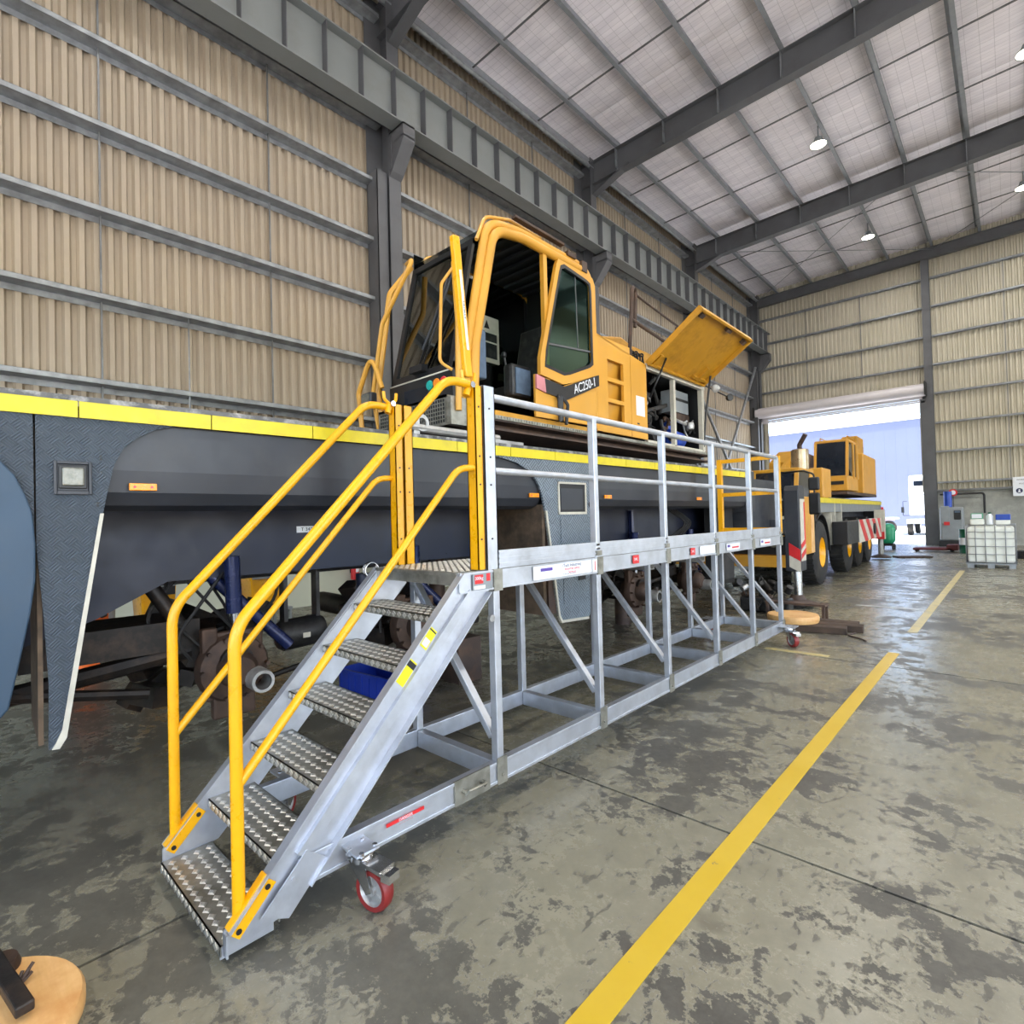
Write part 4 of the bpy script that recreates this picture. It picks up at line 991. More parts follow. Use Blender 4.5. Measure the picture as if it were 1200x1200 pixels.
# interior
b = sm().bx(-4.42, -3.92, 4.35, 4.85, 3.02, 3.16); b.hexa([(-4.4, 4.78, 3.16), (-3.94, 4.78, 3.16), (-3.94, 4.9, 3.16), (-4.4, 4.9, 3.16), (-4.36, 4.92, 3.95), (-3.98, 4.92, 3.95), (-3.98, 5.02, 3.95), (-4.36, 5.02, 3.95)])
b.build('seat', 'engine', cb, bev=.03)
b = sm().bx(-3.9, -3.76, 4.1, 4.42, 2.95, 3.3); b.build('console', 'engine', cb, bev=.04); sm().bx(-3.76, -3.75, 4.15, 4.38, 2.98, 3.25).build('console_pad', 'seat', cb)
b = sm().hexa([(-4.35, 3.42, 3.0), (-4.1, 3.42, 3.0), (-4.1, 3.6, 3.0), (-4.35, 3.6, 3.0), (-4.33, 3.5, 3.5), (-4.12, 3.5, 3.5), (-4.12, 3.58, 3.5), (-4.33, 3.58, 3.5)]); b.bx(-3.86, -3.68, 3.5, 3.66, 3.02, 3.5); b.build('control_panel', 'seat', cb, bev=.02)
nb = sm().bx(-4.55, -4.53, 4.4, 4.72, 3.55, 4.1).build('instruction_sheet', 'whitetrim', cb); 
sm().bx(-4.53, -4.527, 4.45, 4.68, 3.6, 3.78).build('print', 'engine', nb); sm().bx(-4.53, -4.527, 4.45, 4.68, 3.8, 3.9).build('print', 'engine', nb); sm().px([(4.47, 3.95), (4.56, 3.95), (4.515, 4.05)], -4.53, -4.527).build('print', 'blackink', nb)
b = sm(); b.cyl((-4.2, 5.15, 3.4), (-4.2, 5.15, 3.95), .05, n=10); b.m(1).cyl((-4.2, 5.15, 3.72), (-4.2, 5.15, 3.85), .052, n=10); b.cyl((-4.2, 5.15, 3.5), (-4.2, 5.15, 3.6), .052, n=10); b.build('extinguisher', ['dark', 'whitetrim'], cb)
b = sm(); b.tube([(-4.0, 4.3, 3.2), (-4.02, 4.26, 3.45)], .015, 6); b.lathe([(0, 0), (.03, .02), (.03, .06), (0, .08)], (-4.02, 4.26, 3.42), (0, 0, 1), 10); b.build('joystick', 'dark', cb)
# mirror rails on the far side and small work light
b = sm(); b.tube(fillet([(-4.68, 3.1, 2.55), (-4.72, 3.05, 2.95), (-4.45, 3.0, 3.6), (-4.0, 3.05, 4.1), (-4.3, 3.2, 4.2)], .1), .022, 8); b.tube(fillet([(-4.9, 3.05, 2.4), (-4.9, 3.0, 3.0), (-4.65, 3.0, 3.35), (-4.55, 3.05, 3.0)], .08), .026, 8)
b.build('mirror_rail', 'ycrane', cb)
b = sm(); b.tube(fillet([(-4.72, 3.2, 2.5), (-4.78, 3.15, 3.0), (-4.6, 3.2, 4.0), (-4.5, 3.4, 4.3)], .15), .03, 8); b.build('grab_rail', 'ycrane', cb)
b = sm().bx(-4.72, -4.56, 2.92, 3.0, 2.80, 2.95); b.build('work_lamp', 'dark', cb, bev=.015); sm().bx(-4.71, -4.58, 2.912, 2.92, 2.82, 2.93).build('lens', 'lamplens', cb)
MB().bx(-4.75, -4.5, 2.95, 3.2, 2.36, 2.41).build('orange_cap', 'orange', cr, bev=.02)
# engine house ---------------------------------------------------
eh = sm()
def plate_with_holes(b, y0, y1, z0, z1, holes, x0, x1):
    cuts = sorted(holes, key=lambda h: h[2]); zc = z0
    hy0, hy1 = holes[0][0], holes[0][1]
    b.bx(x0, x1, y0, hy0, z0, z1); b.bx(x0, x1, hy1, y1, z0, z1)
    for h in cuts: b.bx(x0, x1, hy0, hy1, zc, h[2]); zc = h[3]
    b.bx(x0, x1, hy0, hy1, zc, z1)
H = [(5.66, 6.03, 2.86, 3.08), (5.66, 6.03, 3.13, 3.34), (5.66, 6.03, 3.39, 3.61)]
plate_with_holes(eh, 5.4, 6.2, 2.70, 3.86, H, -3.64, -3.6); eh.bx(-3.75, -3.73, 5.6, 6.1, 2.8, 3.66)
for h in H: eh.bx(-3.74, -3.62, 5.66, 6.2, h[2] - .01, h[2]); eh.hexa([(-3.74, 5.66, h[2]), (-3.735, 5.66, h[2]), (-3.735, 6.2, h[2]), (-3.74, 6.2, h[2]), (-3.68, 5.66, h[3] + .01), (-3.67, 5.66, h[3] + .01), (-3.67, 6.2, h[3] + .01), (-3.68, 6.2, h[3] + .01)])
eh.bx(-4.3, -3.64, 5.4, 5.44, 2.7, 3.86)
eh.hexa([(-4.3, 5.4, 3.86), (-3.6, 5.4, 3.86), (-3.6, 6.62, 3.70), (-4.3, 6.62, 3.70), (-4.3, 5.4, 3.88), (-3.6, 5.4, 3.88), (-3.6, 6.62, 3.72), (-4.3, 6.62, 3.72)])
e_ = eh.build('engine_housing', 'ycrane', cr, 'yellow engine housing with three louvre openings')
d_ = sm().px([(6.21, 2.7), (6.62, 2.7), (6.62, 3.70), (6.21, 3.755)], -3.64, -3.6).build('panel_door', 'ycrane', e_)
sm().bx(-3.6, -3.598, 6.33, 6.55, 3.0, 3.26).build('notice', 'sign', e_)
sm().bx(-3.6, -3.596, 6.35, 6.40, 2.88, 2.90).build('latch', 'dark', e_)
# engine bay
eb = sm(); eb.bx(-3.64, -3.58, 6.62, 8.46, 3.66, 3.74); eb.bx(-3.66, -3.59, 8.38, 8.46, 2.68, 3.7); eb.bx(-3.66, -3.6, 7.42, 7.48, 2.68, 3.66); eb.bx(-3.66, -3.6, 6.62, 8.46, 2.62, 2.70)
eb.build('bay_frame', 'whitetrim', cr)
b = sm(); b.bx(-4.6, -4.55, 6.62, 8.46, 2.66, 3.7); b.bx(-4.6, -3.65, 8.44, 8.46, 2.66, 3.7); b.bx(-4.6, -3.65, 6.62, 6.64, 2.66, 3.7); b.bx(-4.6, -3.62, 6.62, 8.46, 3.70, 3.73); b.build('bay_wall', 'dark', cr)
en = sm(); en.bx(-4.4, -3.95, 6.8, 7.4, 2.7, 3.3); en.cyl((-3.95, 7.0, 3.1), (-3.8, 7.0, 3.1), .13, n=16); en.cyl((-4.0, 7.2, 2.85), (-3.8, 7.2, 2.85), .09, n=14); en.bx(-4.3, -3.9, 6.75, 7.3, 3.35, 3.5); en.bar((-3.75, 6.7, 3.1), (-3.72, 7.42, 3.3), .05, .06)
en = en.build('engine', 'engine', cr, 'dark engine block with pipes', bev=.015)
for k_ in range(16):
    o = Vector((-3.75 - R(0, .2), R(6.7, 7.4), R(2.75, 3.6))); pts = [o]
    for j in range(3): pts.append(pts[-1] + Vector((R(-.06, .06), R(-.2, .25), R(-.25, .2))))
    MB().tube(fillet(pts, .08, 4), R(.01, .028), 7).build('pipe', random.choice(['rubber', 'rubber', 'silver', 'engine']), en)
for k_ in range(12):
    o = Vector((-3.75 - R(0, .15), R(7.55, 8.3), R(2.75, 3.3))); pts = [o]
    for j in range(3): pts.append(pts[-1] + Vector((R(-.05, .05), R(-.2, .2), R(-.15, .15))))
    MB().tube(fillet(pts, .06, 4), R(.012, .025), 7).build('pipe', random.choice(['rubber', 'silver', 'rust']), en)
b = sm(); b.cyl((-3.85, 7.6, 2.86), (-3.85, 8.05, 2.84), .14, n=18); b.cyl((-3.85, 7.66, 2.95), (-3.85, 7.7, 3.1), .06, n=12); b.bx(-3.95, -3.75, 7.6, 7.8, 2.7, 2.95); b.build('pump', 'blue', cr, 'bright blue hydraulic pump', bev=.01)
b = sm().bx(-4.0, -3.8, 7.8, 8.33, 3.28, 3.62); vb = b.build('valve_block', 'machine', cr); sm().bx(-3.8, -3.79, 7.8, 8.33, 3.46, 3.5).build('gap', 'dark', vb); sm().bx(-3.85, -3.78, 7.8, 8.3, 3.14, 3.26).build('manifold', 'rust', cr)
b = sm().tube([(-3.7, 7.52, 3.12), (-3.7, 8.0, 3.08)], .025, 8); b.lathe([(0, 0), (.06, 0), (.07, .05), (.06, .1), (0, .1)], (-3.7, 8.15, 3.02), (0, 0, 1), 12); b.build('filter', 'silver', cr)
# hatch: hinged along the top of the bay, swung up and out
hx = Vector((.775, 0, .55)); hn = Vector((-.55, 0, .775)).normalized(); h0 = Vector((-3.58, 6.58, 3.745))
def hp(u, v, n_): return h0 + Vector((0, 1, 0)) * u + hx * v + hn * n_
def hbox(b, u0, u1, v0, v1, n0, n1):
    return b.hexa([hp(u0, v0, n0), hp(u1, v0, n0), hp(u1, v1, n0), hp(u0, v1, n0), hp(u0, v0, n1), hp(u1, v0, n1), hp(u1, v1, n1), hp(u0, v1, n1)])
b = MB(); hbox(b, 0, 1.78, 0, 1.0, .0, .015)
for a in ((0, .03, 0, 1), (1.75, 1.78, 0, 1), (0, 1.78, .965, 1), (0, 1.78, 0, .03)): hbox(b, a[0], a[1], a[2], a[3], -.07, 0)
ht = b.build('hatch', 'ydirty', cr, 'raised yellow engine hatch seen from below', bev=.006)
b = MB(); hbox(b, .1, .2, .88, .94, -.06, -.0); hbox(b, .95, 1.1, .9, .95, -.05, 0); hbox(b, 1.6, 1.68, .86, .93, -.06, 0); b.build('catch', 'undersup', ht, kind='stuff')
b = MB(); hbox(b, 1.45, 1.5, .03, .3, -.05, 0); hbox(b, 1.3, 1.75, .06, .1, -.05, 0); hbox(b, .1, .2, .02, .2, -.05, 0); b.build('hatch_rib', 'ydirty', ht)
MB().tube([(-3.62, 6.75, 3.3), hp(.3, .18, -.02)], .014, 8).build('gas_strut', 'dark', cr)
MB().tube([(-3.6, 8.42, 2.75), (-3.56, 8.45, 3.3), hp(1.74, .2, -.02)], .016, 8).build('gas_strut', 'dark', cr)
b = MB(); c = Vector((-3.5, 8.72, 3.72)); b.lathe([(0, -.05), (.05, -.04), (.065, 0), (.065, .03), (0, .05)], c, (0.4, -1, -.2), 16); b.build('flood_lamp', 'silver', cr, 'small round flood lamp by the hatch'); b = MB(); b.tube([c + Vector((.1, .3, -.12)), c + Vector((-.2, -.1, .1))], .012, 6); b.lathe([(0, -.04), (.05, -.03), (.06, .03), (0, .05)], c + Vector((.1, .3, -.12)), (1, -.5, 0), 12); b.build('flood_lamp', 'dark', cr, 'dark lamp behind the round one')
# behind: boom base, winch cover, handrail loops
b = sm(); b.px([(5.6, 2.62), (5.6, 4.1), (6.2, 4.42), (8.3, 4.62), (9.5, 4.6), (9.7, 4.2), (9.2, 3.4), (8.6, 2.62)], -5.4, -4.75)
b.build('boom_foot', 'ydirty', cr)
b = sm(); b.px([(5.45, 2.63), (5.45, 4.15), (7.7, 4.62), (8.3, 4.5), (8.42, 4.25), (8.42, 2.63)], -5.5, -4.62); b.build('winch_housing', 'ydirty', cr, bev=.03)
b = sm(); b.bx(-4.6, -4.32, 6.7, 7.0, 3.74, 3.95); b.build('valve_cover', 'ydirty', cr, bev=.03)
b = sm()
for k_ in range(7): 
    o = Vector((-4.58, 7.7 + k_ * .06, 4.35 - .02 * (k_ % 3))); b.tube(fillet([o, o + Vector((.12, .08, .06)), o + Vector((.1, .1 * (k_ % 3), -.2)), o + Vector((.02, .2, -.3))], .08, 4), .014, 6)
b.build('hose', 'rubber', cr)
b = sm(); b.tube(fillet([(-4.3, 7.1, 3.75), (-4.3, 7.4, 4.15), (-4.3, 7.55, 5.3), (-4.36, 7.75, 5.32), (-4.36, 7.7, 4.7)], .1, 5), .03, 8); b.tube([(-4.33, 7.55, 4.78), (-4.9, 10.6, 5.0)], .03, 8); b.tube([(-4.36, 7.7, 5.25), (-4.9, 10.6, 5.5)], .02, 8); b.tube(fillet([(-4.9, 10.3, 4.6), (-4.9, 10.3, 5.5), (-4.95, 10.6, 5.5), (-4.95, 10.6, 4.6)], .1), .03, 8)
b.build('exhaust_guard', 'undersup', cr)
b = sm(); b.bx(-5.9, -3.7, 8.5, 8.6, 2.66, 3.6); b.build('rear_bulkhead', 'undersup', cr)
# rear outrigger leg with striped plate
og_ = MB(); XO = -2.83
b = MB(); b.bx(-3.6, -2.95, 10.2, 10.6, 1.3, 1.55); b.build('outrigger_beam', 'skirt', cr)
b = MB().px([(10.22, 2.05), (10.28, 2.14), (10.52, 2.14), (10.58, 2.05), (10.58, .64), (10.22, .64)], -2.97, -2.72); ol = b.build('outrigger_leg', 'skirt', cr, 'dark outrigger leg with red and white stripes', bev=.02)
b = MB()
for k_ in range(2):
    z = .66 + k_ * .2; b.m(0 if k_ % 2 else 1); b.hexa([(-2.9, 10.21, z + .06), (-2.72, 10.21, z - .06 + .02), (-2.72, 10.22, z - .04), (-2.9, 10.22, z + .06), (-2.9, 10.21, z + .28), (-2.72, 10.21, z + .16), (-2.72, 10.22, z + .16), (-2.9, 10.22, z + .28)])
b.build('stripe_plate', ['red', 'whitetrim'], ol)
b = MB().bx(-2.718, -2.714, 10.26, 10.54, .82, 1.9); b.build('stripe_side', 'whitetrim', ol)
b = MB(); b.m(0)
for k_ in range(2): b.px([(10.26, .85 + k_ * .17), (10.54, .95 + k_ * .17), (10.54, 1.04 + k_ * .17), (10.26, .94 + k_ * .17)], -2.714, -2.711)
b.bx(-2.714, -2.711, 10.47, 10.54, 1.2, 1.85)
b.build('stripe_print', 'red', ol)
MB().cyl((-2.84, 10.4, .1), (-2.84, 10.4, .75), .085, n=20).build('jack_rod', 'chrome', ol)
b = MB().lathe([(0, .0), (.3, 0), (.3, .03), (.14, .08), (.1, .16), (0, .16)], (-2.84, 10.4, .06), (0, 0, 1), 20); b.build('jack_foot', 'undersup', ol)
b = MB().bx(-3.6, -3.2, 9.1, 10.7, 1.2, 2.25); b.build('rear_box', 'skirt', cr); MB().bx(-3.85, -3.6, 9.1, 9.4, 1.9, 2.2).build('edge_strip', 'yband', cr)
MB().bx(-5.8, -3.6, 9.1, 10.8, 1.2, 2.1).build('tail_frame', 'dark', cr)

# ================================================================== FLOOR ITEMS NEAR THE PLATFORM
def pad_disc(cx, cy, r, z0, th, name, label, tilt=0, hole=True):
    t = thing(name, (cx, cy, z0), label, 'outrigger pad', 'round timber outrigger pads')
    MB().lathe([(0, 0), (r * .96, 0), (r, th * .3), (r, th * .75), (r * .97, th), (r * .9, th * 1.02), (0, th * 1.02)], (cx, cy, z0), (0, 0, 1), 48).build('disc', 'wood', t)
    return t
t = pad_disc(-2.46, .02, .34, .02, .07, 'outrigger_pad', 'round varnished timber pad with a rusty lifting bar, lying in the near left corner')
b = MB().lathe([(0, 0), (.055, 0), (.06, .02), (.05, .05), (0, .055)], (-2.70, .155, .08), (0, 0, 1), 20); b.build('socket', 'rust', t)
MB().bar((-2.78, .13, .135), (-2.36, .195, .13), .05, .035).build('lifting_bar', 'grease', t, bev=.006)
b = MB()
for k_ in range(5): b.tube([(-2.55 + R(-.01, .01), .185, .09), (-2.56 + R(-.03, .03), .225 + R(-.02, .02), .13 + R(-.02, .02))], .006, 5)
b.build('wire_tie', 'undersup', t)
MB().bx(-2.7, -2.2, -.05, .08, 0, .022).build('packer', 'timber', t)
# timber packing with second pad at the far end of the platform
for k_, (x0, y0, a, L) in enumerate(((-2.52, 8.35, .18, .95), (-2.45, 8.62, .12, 1.1), (-2.50, 8.87, .05, 1.0))):
    c = Vector((x0 + .35, y0, .045)); d = Vector((math.cos(a), math.sin(a), 0)) * L / 2
    b = MB().bar(c - d, c + d, .2, .09, (-math.sin(a), math.cos(a), 0)); o = b.build('timber_packer', 'timber', bev=.008)
    tag(o, ['nearest dark timber packer flat on the floor at the platform end', 'middle dark timber packer under the orange pad', 'rearmost dark timber packer behind the orange pad'][k_], 'timber', 'timber packers at the platform end')
t = pad_disc(-2.40, 8.52, .34, .092, .1, 'outrigger_pad', 'round orange-brown timber pad lying on dark packers at the far platform end')
b = MB().tube(fillet([(-1.62, 8.5, .012), (-1.68, 8.3, .012), (-1.5, 8.15, .012), (-1.42, 8.05, .012)], .1), .01, 6)
tag(b.build('chain_sling', 'undersup'), 'thin dark sling trailing from the timber packers onto the floor', 'sling')
t = thing('steel_bench', (-2.6, 9.5, 0), 'low rusty steel stool with thin legs behind the orange pad', 'stool')
MB().bx(-2.95, -2.1, 9.05, 9.27, .24, .27).build('top', 'undersup', t)
for x in (-2.92, -2.13):
    for y in (9.07, 9.25): MB().bx(x - .02, x + .02, y - .02, y + .02, 0, .24).build('leg', 'undersup', t)
# heap of gearbox parts on it
t = thing('gearbox_assembly', (-3.0, 9.55, 0), 'greasy black gearbox and pump assembly resting on the floor by the outrigger jack', 'gearbox')
random.seed(11)
hb = MB().bx(-3.5, -2.72, 9.45, 9.75, .01, .25); hb.build('sump', 'engine', t, bev=.03)
for k_ in range(34):
    c = Vector((R(-3.58, -2.68), R(9.4, 9.85), R(.12, .52))); s_ = R(.03, .08)
    if k_ % 3 == 0: MB().cyl(c, c + Vector((R(-.12, .12), R(-.12, .12), R(-.06, .1))), s_, n=12).build('casting', random.choice(['engine', 'grease', 'silver']), t)
    elif k_ % 3 == 1: MB(Matrix.Translation(c) @ Matrix.Rotation(R(0, 3), 4, 'Y') @ Matrix.Rotation(R(0, 3), 4, 'Z')).bx(-s_, s_, -s_ * .7, s_ * .7, -s_ * .6, s_ * .6).build('casting', random.choice(['engine', 'grease', 'rust']), t, bev=.01)
    else: MB().tube(fillet([c, c + Vector((R(-.1, .2), R(-.1, .1), .12)), c + Vector((R(-.2, .2), R(-.2, .1), -.08))], .06, 4), .012, 6).build('hose', 'rubber', t)
# blue crate under the stairs
def crate(cx, cy, z, w_, d_, h_, rz, mat, label):
    t = thing('plastic_crate', (cx, cy, z), label, 'crate', rz=rz); Tm = WORLD[t.name]
    b = MB(Tm).bx(-w_ / 2, w_ / 2, -d_ / 2, d_ / 2, 0, .01)
    for s_ in (-1, 1):
        b.bx(-w_ / 2, w_ / 2, s_ * d_ / 2 - .005, s_ * d_ / 2 + .005, 0, h_); b.bx(s_ * w_ / 2 - .005, s_ * w_ / 2 + .005, -d_ / 2, d_ / 2, 0, h_)
    b.build('body', mat, t)
    b = MB(Tm)
    for s_ in (-1, 1):
        b.bx(-w_ / 2 - .015, w_ / 2 + .015, s_ * d_ / 2 - .015, s_ * d_ / 2 + .015, h_ - .02, h_); b.bx(s_ * w_ / 2 - .015, s_ * w_ / 2 + .015, -d_ / 2, d_ / 2, h_ - .02, h_)
    b.build('rim', mat, t); b = MB(Tm)
    for k_ in range(7):
        for s_ in (-1, 1): b.bx(-w_ / 2 + .04 + k_ * (w_ - .08) / 6 - .006, -w_ / 2 + .04 + k_ * (w_ - .08) / 6 + .006, s_ * (d_ / 2 + .005), s_ * (d_ / 2 + .012), .02, h_ - .03)
    b.build('rib', mat, t, kind='stuff'); return t
crate(-4.6, 3.0, 0, .72, .45, .24, .1, 'bluecrate', 'blue plastic crate on the floor behind the stairs')
# ---- things standing along the left wall, glimpsed under the chassis
def bin_(x, y, w_, z1, label, z0=0.0, name='yellow_bin'):
    t = thing(name, (x, y, z0), label, 'bin', 'yellow bins along the left wall')
    MB().hexa([(x - .22, y - w_ * .42, z0), (x + .22, y - w_ * .42, z0), (x + .22, y + w_ * .42, z0), (x - .22, y + w_ * .42, z0), (x - .26, y - w_ / 2, z1), (x + .26, y - w_ / 2, z1), (x + .26, y + w_ / 2, z1), (x - .26, y + w_ / 2, z1)]).build('body', 'yrail', t, bev=.02)
    MB().bx(x + .255, x + .262, y - w_ * .45, y + w_ * .45, z1 - .2, z1 - .14).build('band', 'machine', t)
    l_ = MB().bx(x + .25, x + .258, y + .02, y + .18, z0 + (z1 - z0) * .5, z0 + (z1 - z0) * .72).build('notice', 'dark', t)
    MB().bx(x - .28, x + .28, y - w_ * .53, y + w_ * .53, z1, z1 + .05).build('lid', 'yrail', t, bev=.01)
bin_(-8.3, 1.98, .42, 1.12, 'yellow bin with grey band seen left of the outer handrail under the chassis', .5)
bin_(-8.3, 3.38, .55, 1.1, 'yellow bin seen between the stair handrails under the chassis', .45)
for k_, (y, lab) in enumerate(((1.98, 'grey steel stand under the left yellow bin by the wall'), (3.38, 'grey steel stand under the yellow bin behind the handrails'))):
    z1 = .5 if k_ == 0 else .45; t = thing('steel_stand', (-8.3, y, 0), lab, 'stand')
    MB().bx(-8.6, -8.0, y - .32, y + .32, z1 - .04, z1).build('top', 'machine', t)
    for dx in (-.27, .27):
        for dy in (-.29, .29): MB().bx(-8.3 + dx - .02, -8.3 + dx + .02, y + dy - .02, y + dy + .02, 0, z1 - .04).build('leg', 'machine', t)
t = thing('machine_cabinet', (-8.6, 1.25, 0), 'grey and orange machine with a dark hose against the left wall', 'machine')
MB().bx(-8.9, -8.35, .95, 1.58, .05, 1.05).build('body', 'machine', t, bev=.03); MB().bx(-8.35, -8.33, 1.2, 1.5, .5, .95).build('door', 'orange', t); MB().tube(fillet([(-8.2, 1.2, .1), (-8.2, 1.15, .7), (-8.2, 1.3, .95), (-8.3, 1.45, .6)], .15), .04, 8).build('hose', 'rubber', t)
t = thing('traffic_cone', (-7.9, 1.2, 0), 'orange traffic cone beside the tread plate leg near the left wall', 'cone')
MB().bx(-8.08, -7.72, 1.02, 1.38, 0, .03).build('base', 'orange', t); MB().lathe([(.15, .03), (.03, .62), (.02, .64), (0, .64)], (-7.9, 1.2, 0), (0, 0, 1), 24).build('cone_body', 'orange', t)
t = thing('fire_extinguisher', (XL + .16, 6.3, .4), 'red fire extinguisher hanging on the pale lower wall under the chassis', 'extinguisher')
MB().lathe([(0, 0), (.085, .01), (.09, .05), (.09, .42), (.05, .5), (.025, .52), (.025, .56), (0, .56)], (XL + .16, 6.3, .45), (0, 0, 1), 18).build('bottle', 'red', t); MB().bx(XL + .12, XL + .24, 6.28, 6.32, 1.0, 1.05).build('handle', 'dark', t); MB().bx(XL + .03, XL + .08, 6.25, 6.35, .6, .9).build('bracket', 'dark', t); MB().bx(XL + .245, XL + .252, 6.27, 6.34, .62, .74).build('notice', 'sign', t)

# ================================================================== FAR CRANE
ca = math.atan(.035)
c2 = thing('mobile_crane', (-3.22, 13.0, 0), 'smaller looking yellow mobile crane on its wheels by the roller door, striped outrigger box', 'crane', rz=ca)
T2 = WORLD[c2.name].copy()
def c_(): return MB(T2)
W2 = 2.75
def wheel(x, y, side=1):
    b = c_(); Rr, ww = .74, .42
    b.lathe([(.36, -ww), (.5, -ww - .0), (.68, -ww + .02), (.73, -ww + .07), (.74, -ww / 2), (.73, -.07), (.68, -.02), (.5, .0), (.36, .0), (.34, -.05)], (x, y, Rr), (1, 0, 0), 36)
    w_ = b.build('wheel', 'rubber', c2)
    b = c_(); b.lathe([(.36, -.03), (.34, -.01), (.30, -.06), (.26, -.14), (.12, -.16), (.1, -.06), (0, -.06)], (x, y, Rr), (1, 0, 0), 28)
    b.m(1)
    for k_ in range(10): a = k_ * PI / 5; b.cyl((x - .15, y + .19 * math.cos(a), Rr + .19 * math.sin(a)), (x - .11, y + .19 * math.cos(a), Rr + .19 * math.sin(a)), .018, n=6)
    b.build('rim', ['yrail', 'silver'], w_)
    b = c_()
    for k_ in range(36):
        a = k_ * PI / 18; p = Vector((x - ww / 2, y + .745 * math.cos(a), Rr + .745 * math.sin(a))); b.bar(p - Vector((ww * .4, 0, 0)), p + Vector((ww * .4, 0, 0)), .05, .02, (0, -math.sin(a), math.cos(a)))
    b.build('tread_lugs', 'rubber', w_, kind='stuff')
for y in (1.0, 4.4, 6.15, 8.0):
    wheel(0, y); c_().cyl((-2.4, y, .74), (-.3, y, .74), .12, n=12).build('axle', 'grease', c2)
    w_ = c_().lathe([(0, 0), (.5, 0), (.7, .03), (.74, .1), (.74, .35), (.7, .42), (0, .42)], (-W2 - .0, y, .74), (1, 0, 0), 30).build('wheel', 'rubber', c2)
c_().bx(-W2 + .4, -.45, -.6, 11.5, 1.0, 1.75).build('chassis_frame', 'navy', c2)
c_().bx(-W2, 0, 1.9, 11.0, 1.95, 2.02).build('deck', 'deckdirt', c2)
c_().bx(0, .02, .6, 11.0, 1.88, 2.0).build('edge_strip', 'yband', c2)
c_().px([(.5, 1.88), (11.0, 1.88), (11.0, 1.62), (9.6, 1.62), (9.5, 1.66), (2.2, 1.66), (1.95, 1.66), (.5, 1.66)], -.04, 0).build('side_skirt', 'grey_light', c2)
for y in (1.95, 2.5, 3.35): 
    c_().hexa([(-.3, y, 1.66), (.015, y, 1.66), (.015, y + .04, 1.66), (-.3, y + .04, 1.66), (-.3, y + .15, .85), (.015, y + .15, .85), (.015, y + .19, .85), (-.3, y + .19, .85)] if y < 2 else [(-.3, y, 1.3), (.015, y, 1.3), (.015, y + .04, 1.3), (-.3, y + .04, 1.3), (-.3, y - .05, 1.9), (.015, y - .05, 1.9), (.015, y, 1.9), (-.3, y, 1.9)]).build('mudguard_edge', 'whitetrim', c2)
b = c_()
arcs = [(1.0 + .86 * math.cos(a * PI / 12), .74 + .9 * math.sin(a * PI / 12)) for a in range(0, 13)]; arci = [(1.0 + .83 * math.cos(a * PI / 12), .74 + .87 * math.sin(a * PI / 12)) for a in range(12, -1, -1)]
b.px(arcs + arci, -.45, .0); b.build('wheel_arch', 'dark', c2)
# carrier cab: faces the viewer
cc = c_().bx(-W2, .02, -1.0, .12, .78, 2.0).build('carrier_cab', 'ycrane', c2, 'wide yellow driving cab with black front', bev=.03)
c_().bx(-W2 + .05, -.02, -.85, .15, 2.52, 2.6).build('roof', 'ydirty', cc, bev=.02)
for x in (-W2 + .04, -.9, -.06): c_().bar((x, -1.0, 2.0), (x, -.85, 2.54), .07, .07).build('pillar', 'ycrane', cc)
c_().bx(-.08, -.02, .05, .13, 2.0, 2.54).build('pillar', 'ycrane', cc)
b = c_().hexa([(-W2 + .07, -.99, 2.0), (-.1, -.99, 2.0), (-.1, -.95, 2.0), (-W2 + .07, -.95, 2.0), (-W2 + .07, -.84, 2.53), (-.1, -.84, 2.53), (-.1, -.8, 2.53), (-W2 + .07, -.8, 2.53)]); b.build('windscreen', 'glassdk', cc)
c_().bx(-.06, -.03, -.85, .05, 2.0, 2.52).build('side_window', 'glassdk', cc)
c_().bx(-W2 + .1, -.12, -1.03, -1.0, 1.2, 2.0).build('front_panel', 'dark', cc); c_().bx(-W2 + .1, -.12, -1.03, -1.0, .8, 1.18).build('grille', 'dark', cc)
c_().bx(-W2 + .3, -.3, -1.05, -1.03, 1.92, 1.96).build('wiper_cowl', 'machine', cc)
fp = c_().bx(-.62, -.28, -1.05, -1.03, 1.48, 1.6).build('number_plate', 'whitetrim', cc)
c_().bx(-W2 + .1, -.05, -1.15, -.95, .55, .78).build('bumper', 'ycrane', cc); c_().bx(.0, .03, -.2, .1, .8, 1.7).build('cab_rear_corner', 'wood', cc)
b = c_(); b.tube(fillet([(-.3, -.95, 2.5), (.12, -1.1, 2.5), (.3, -1.1, 2.42), (.3, -1.1, 1.5)], .08), .018, 8); b.build('mirror_arm', 'dark', cc)
for z0, z1 in ((2.1, 2.36), (1.62, 2.05)): c_().bx(.2, .4, -1.16, -1.08, z0, z1).build('mirror', 'dark', cc, bev=.03)
for x in (-.5, -2.3): c_().cyl((x, -1.06, 1.05), (x, -1.03, 1.05), .1, n=18).build('headlamp', 'lamplens', cc)
# exhaust muffler
b = c_().lathe([(0, 0), (.15, 0), (.18, .02), (.18, .46), (.15, .48), (0, .48)], (-.28, .42, 2.62), (0, 0, 1), 24); mf = b.build('muffler', 'stack', c2)
c_().tube(fillet([(-.28, .42, 3.08), (-.28, .42, 3.2), (-.14, .36, 3.42)], .06), .05, 12).build('tail_pipe', 'undersup', mf)
c_().bx(-.5, -.06, .2, .64, 2.0, 2.62).build('muffler_base', 'ycrane', c2)
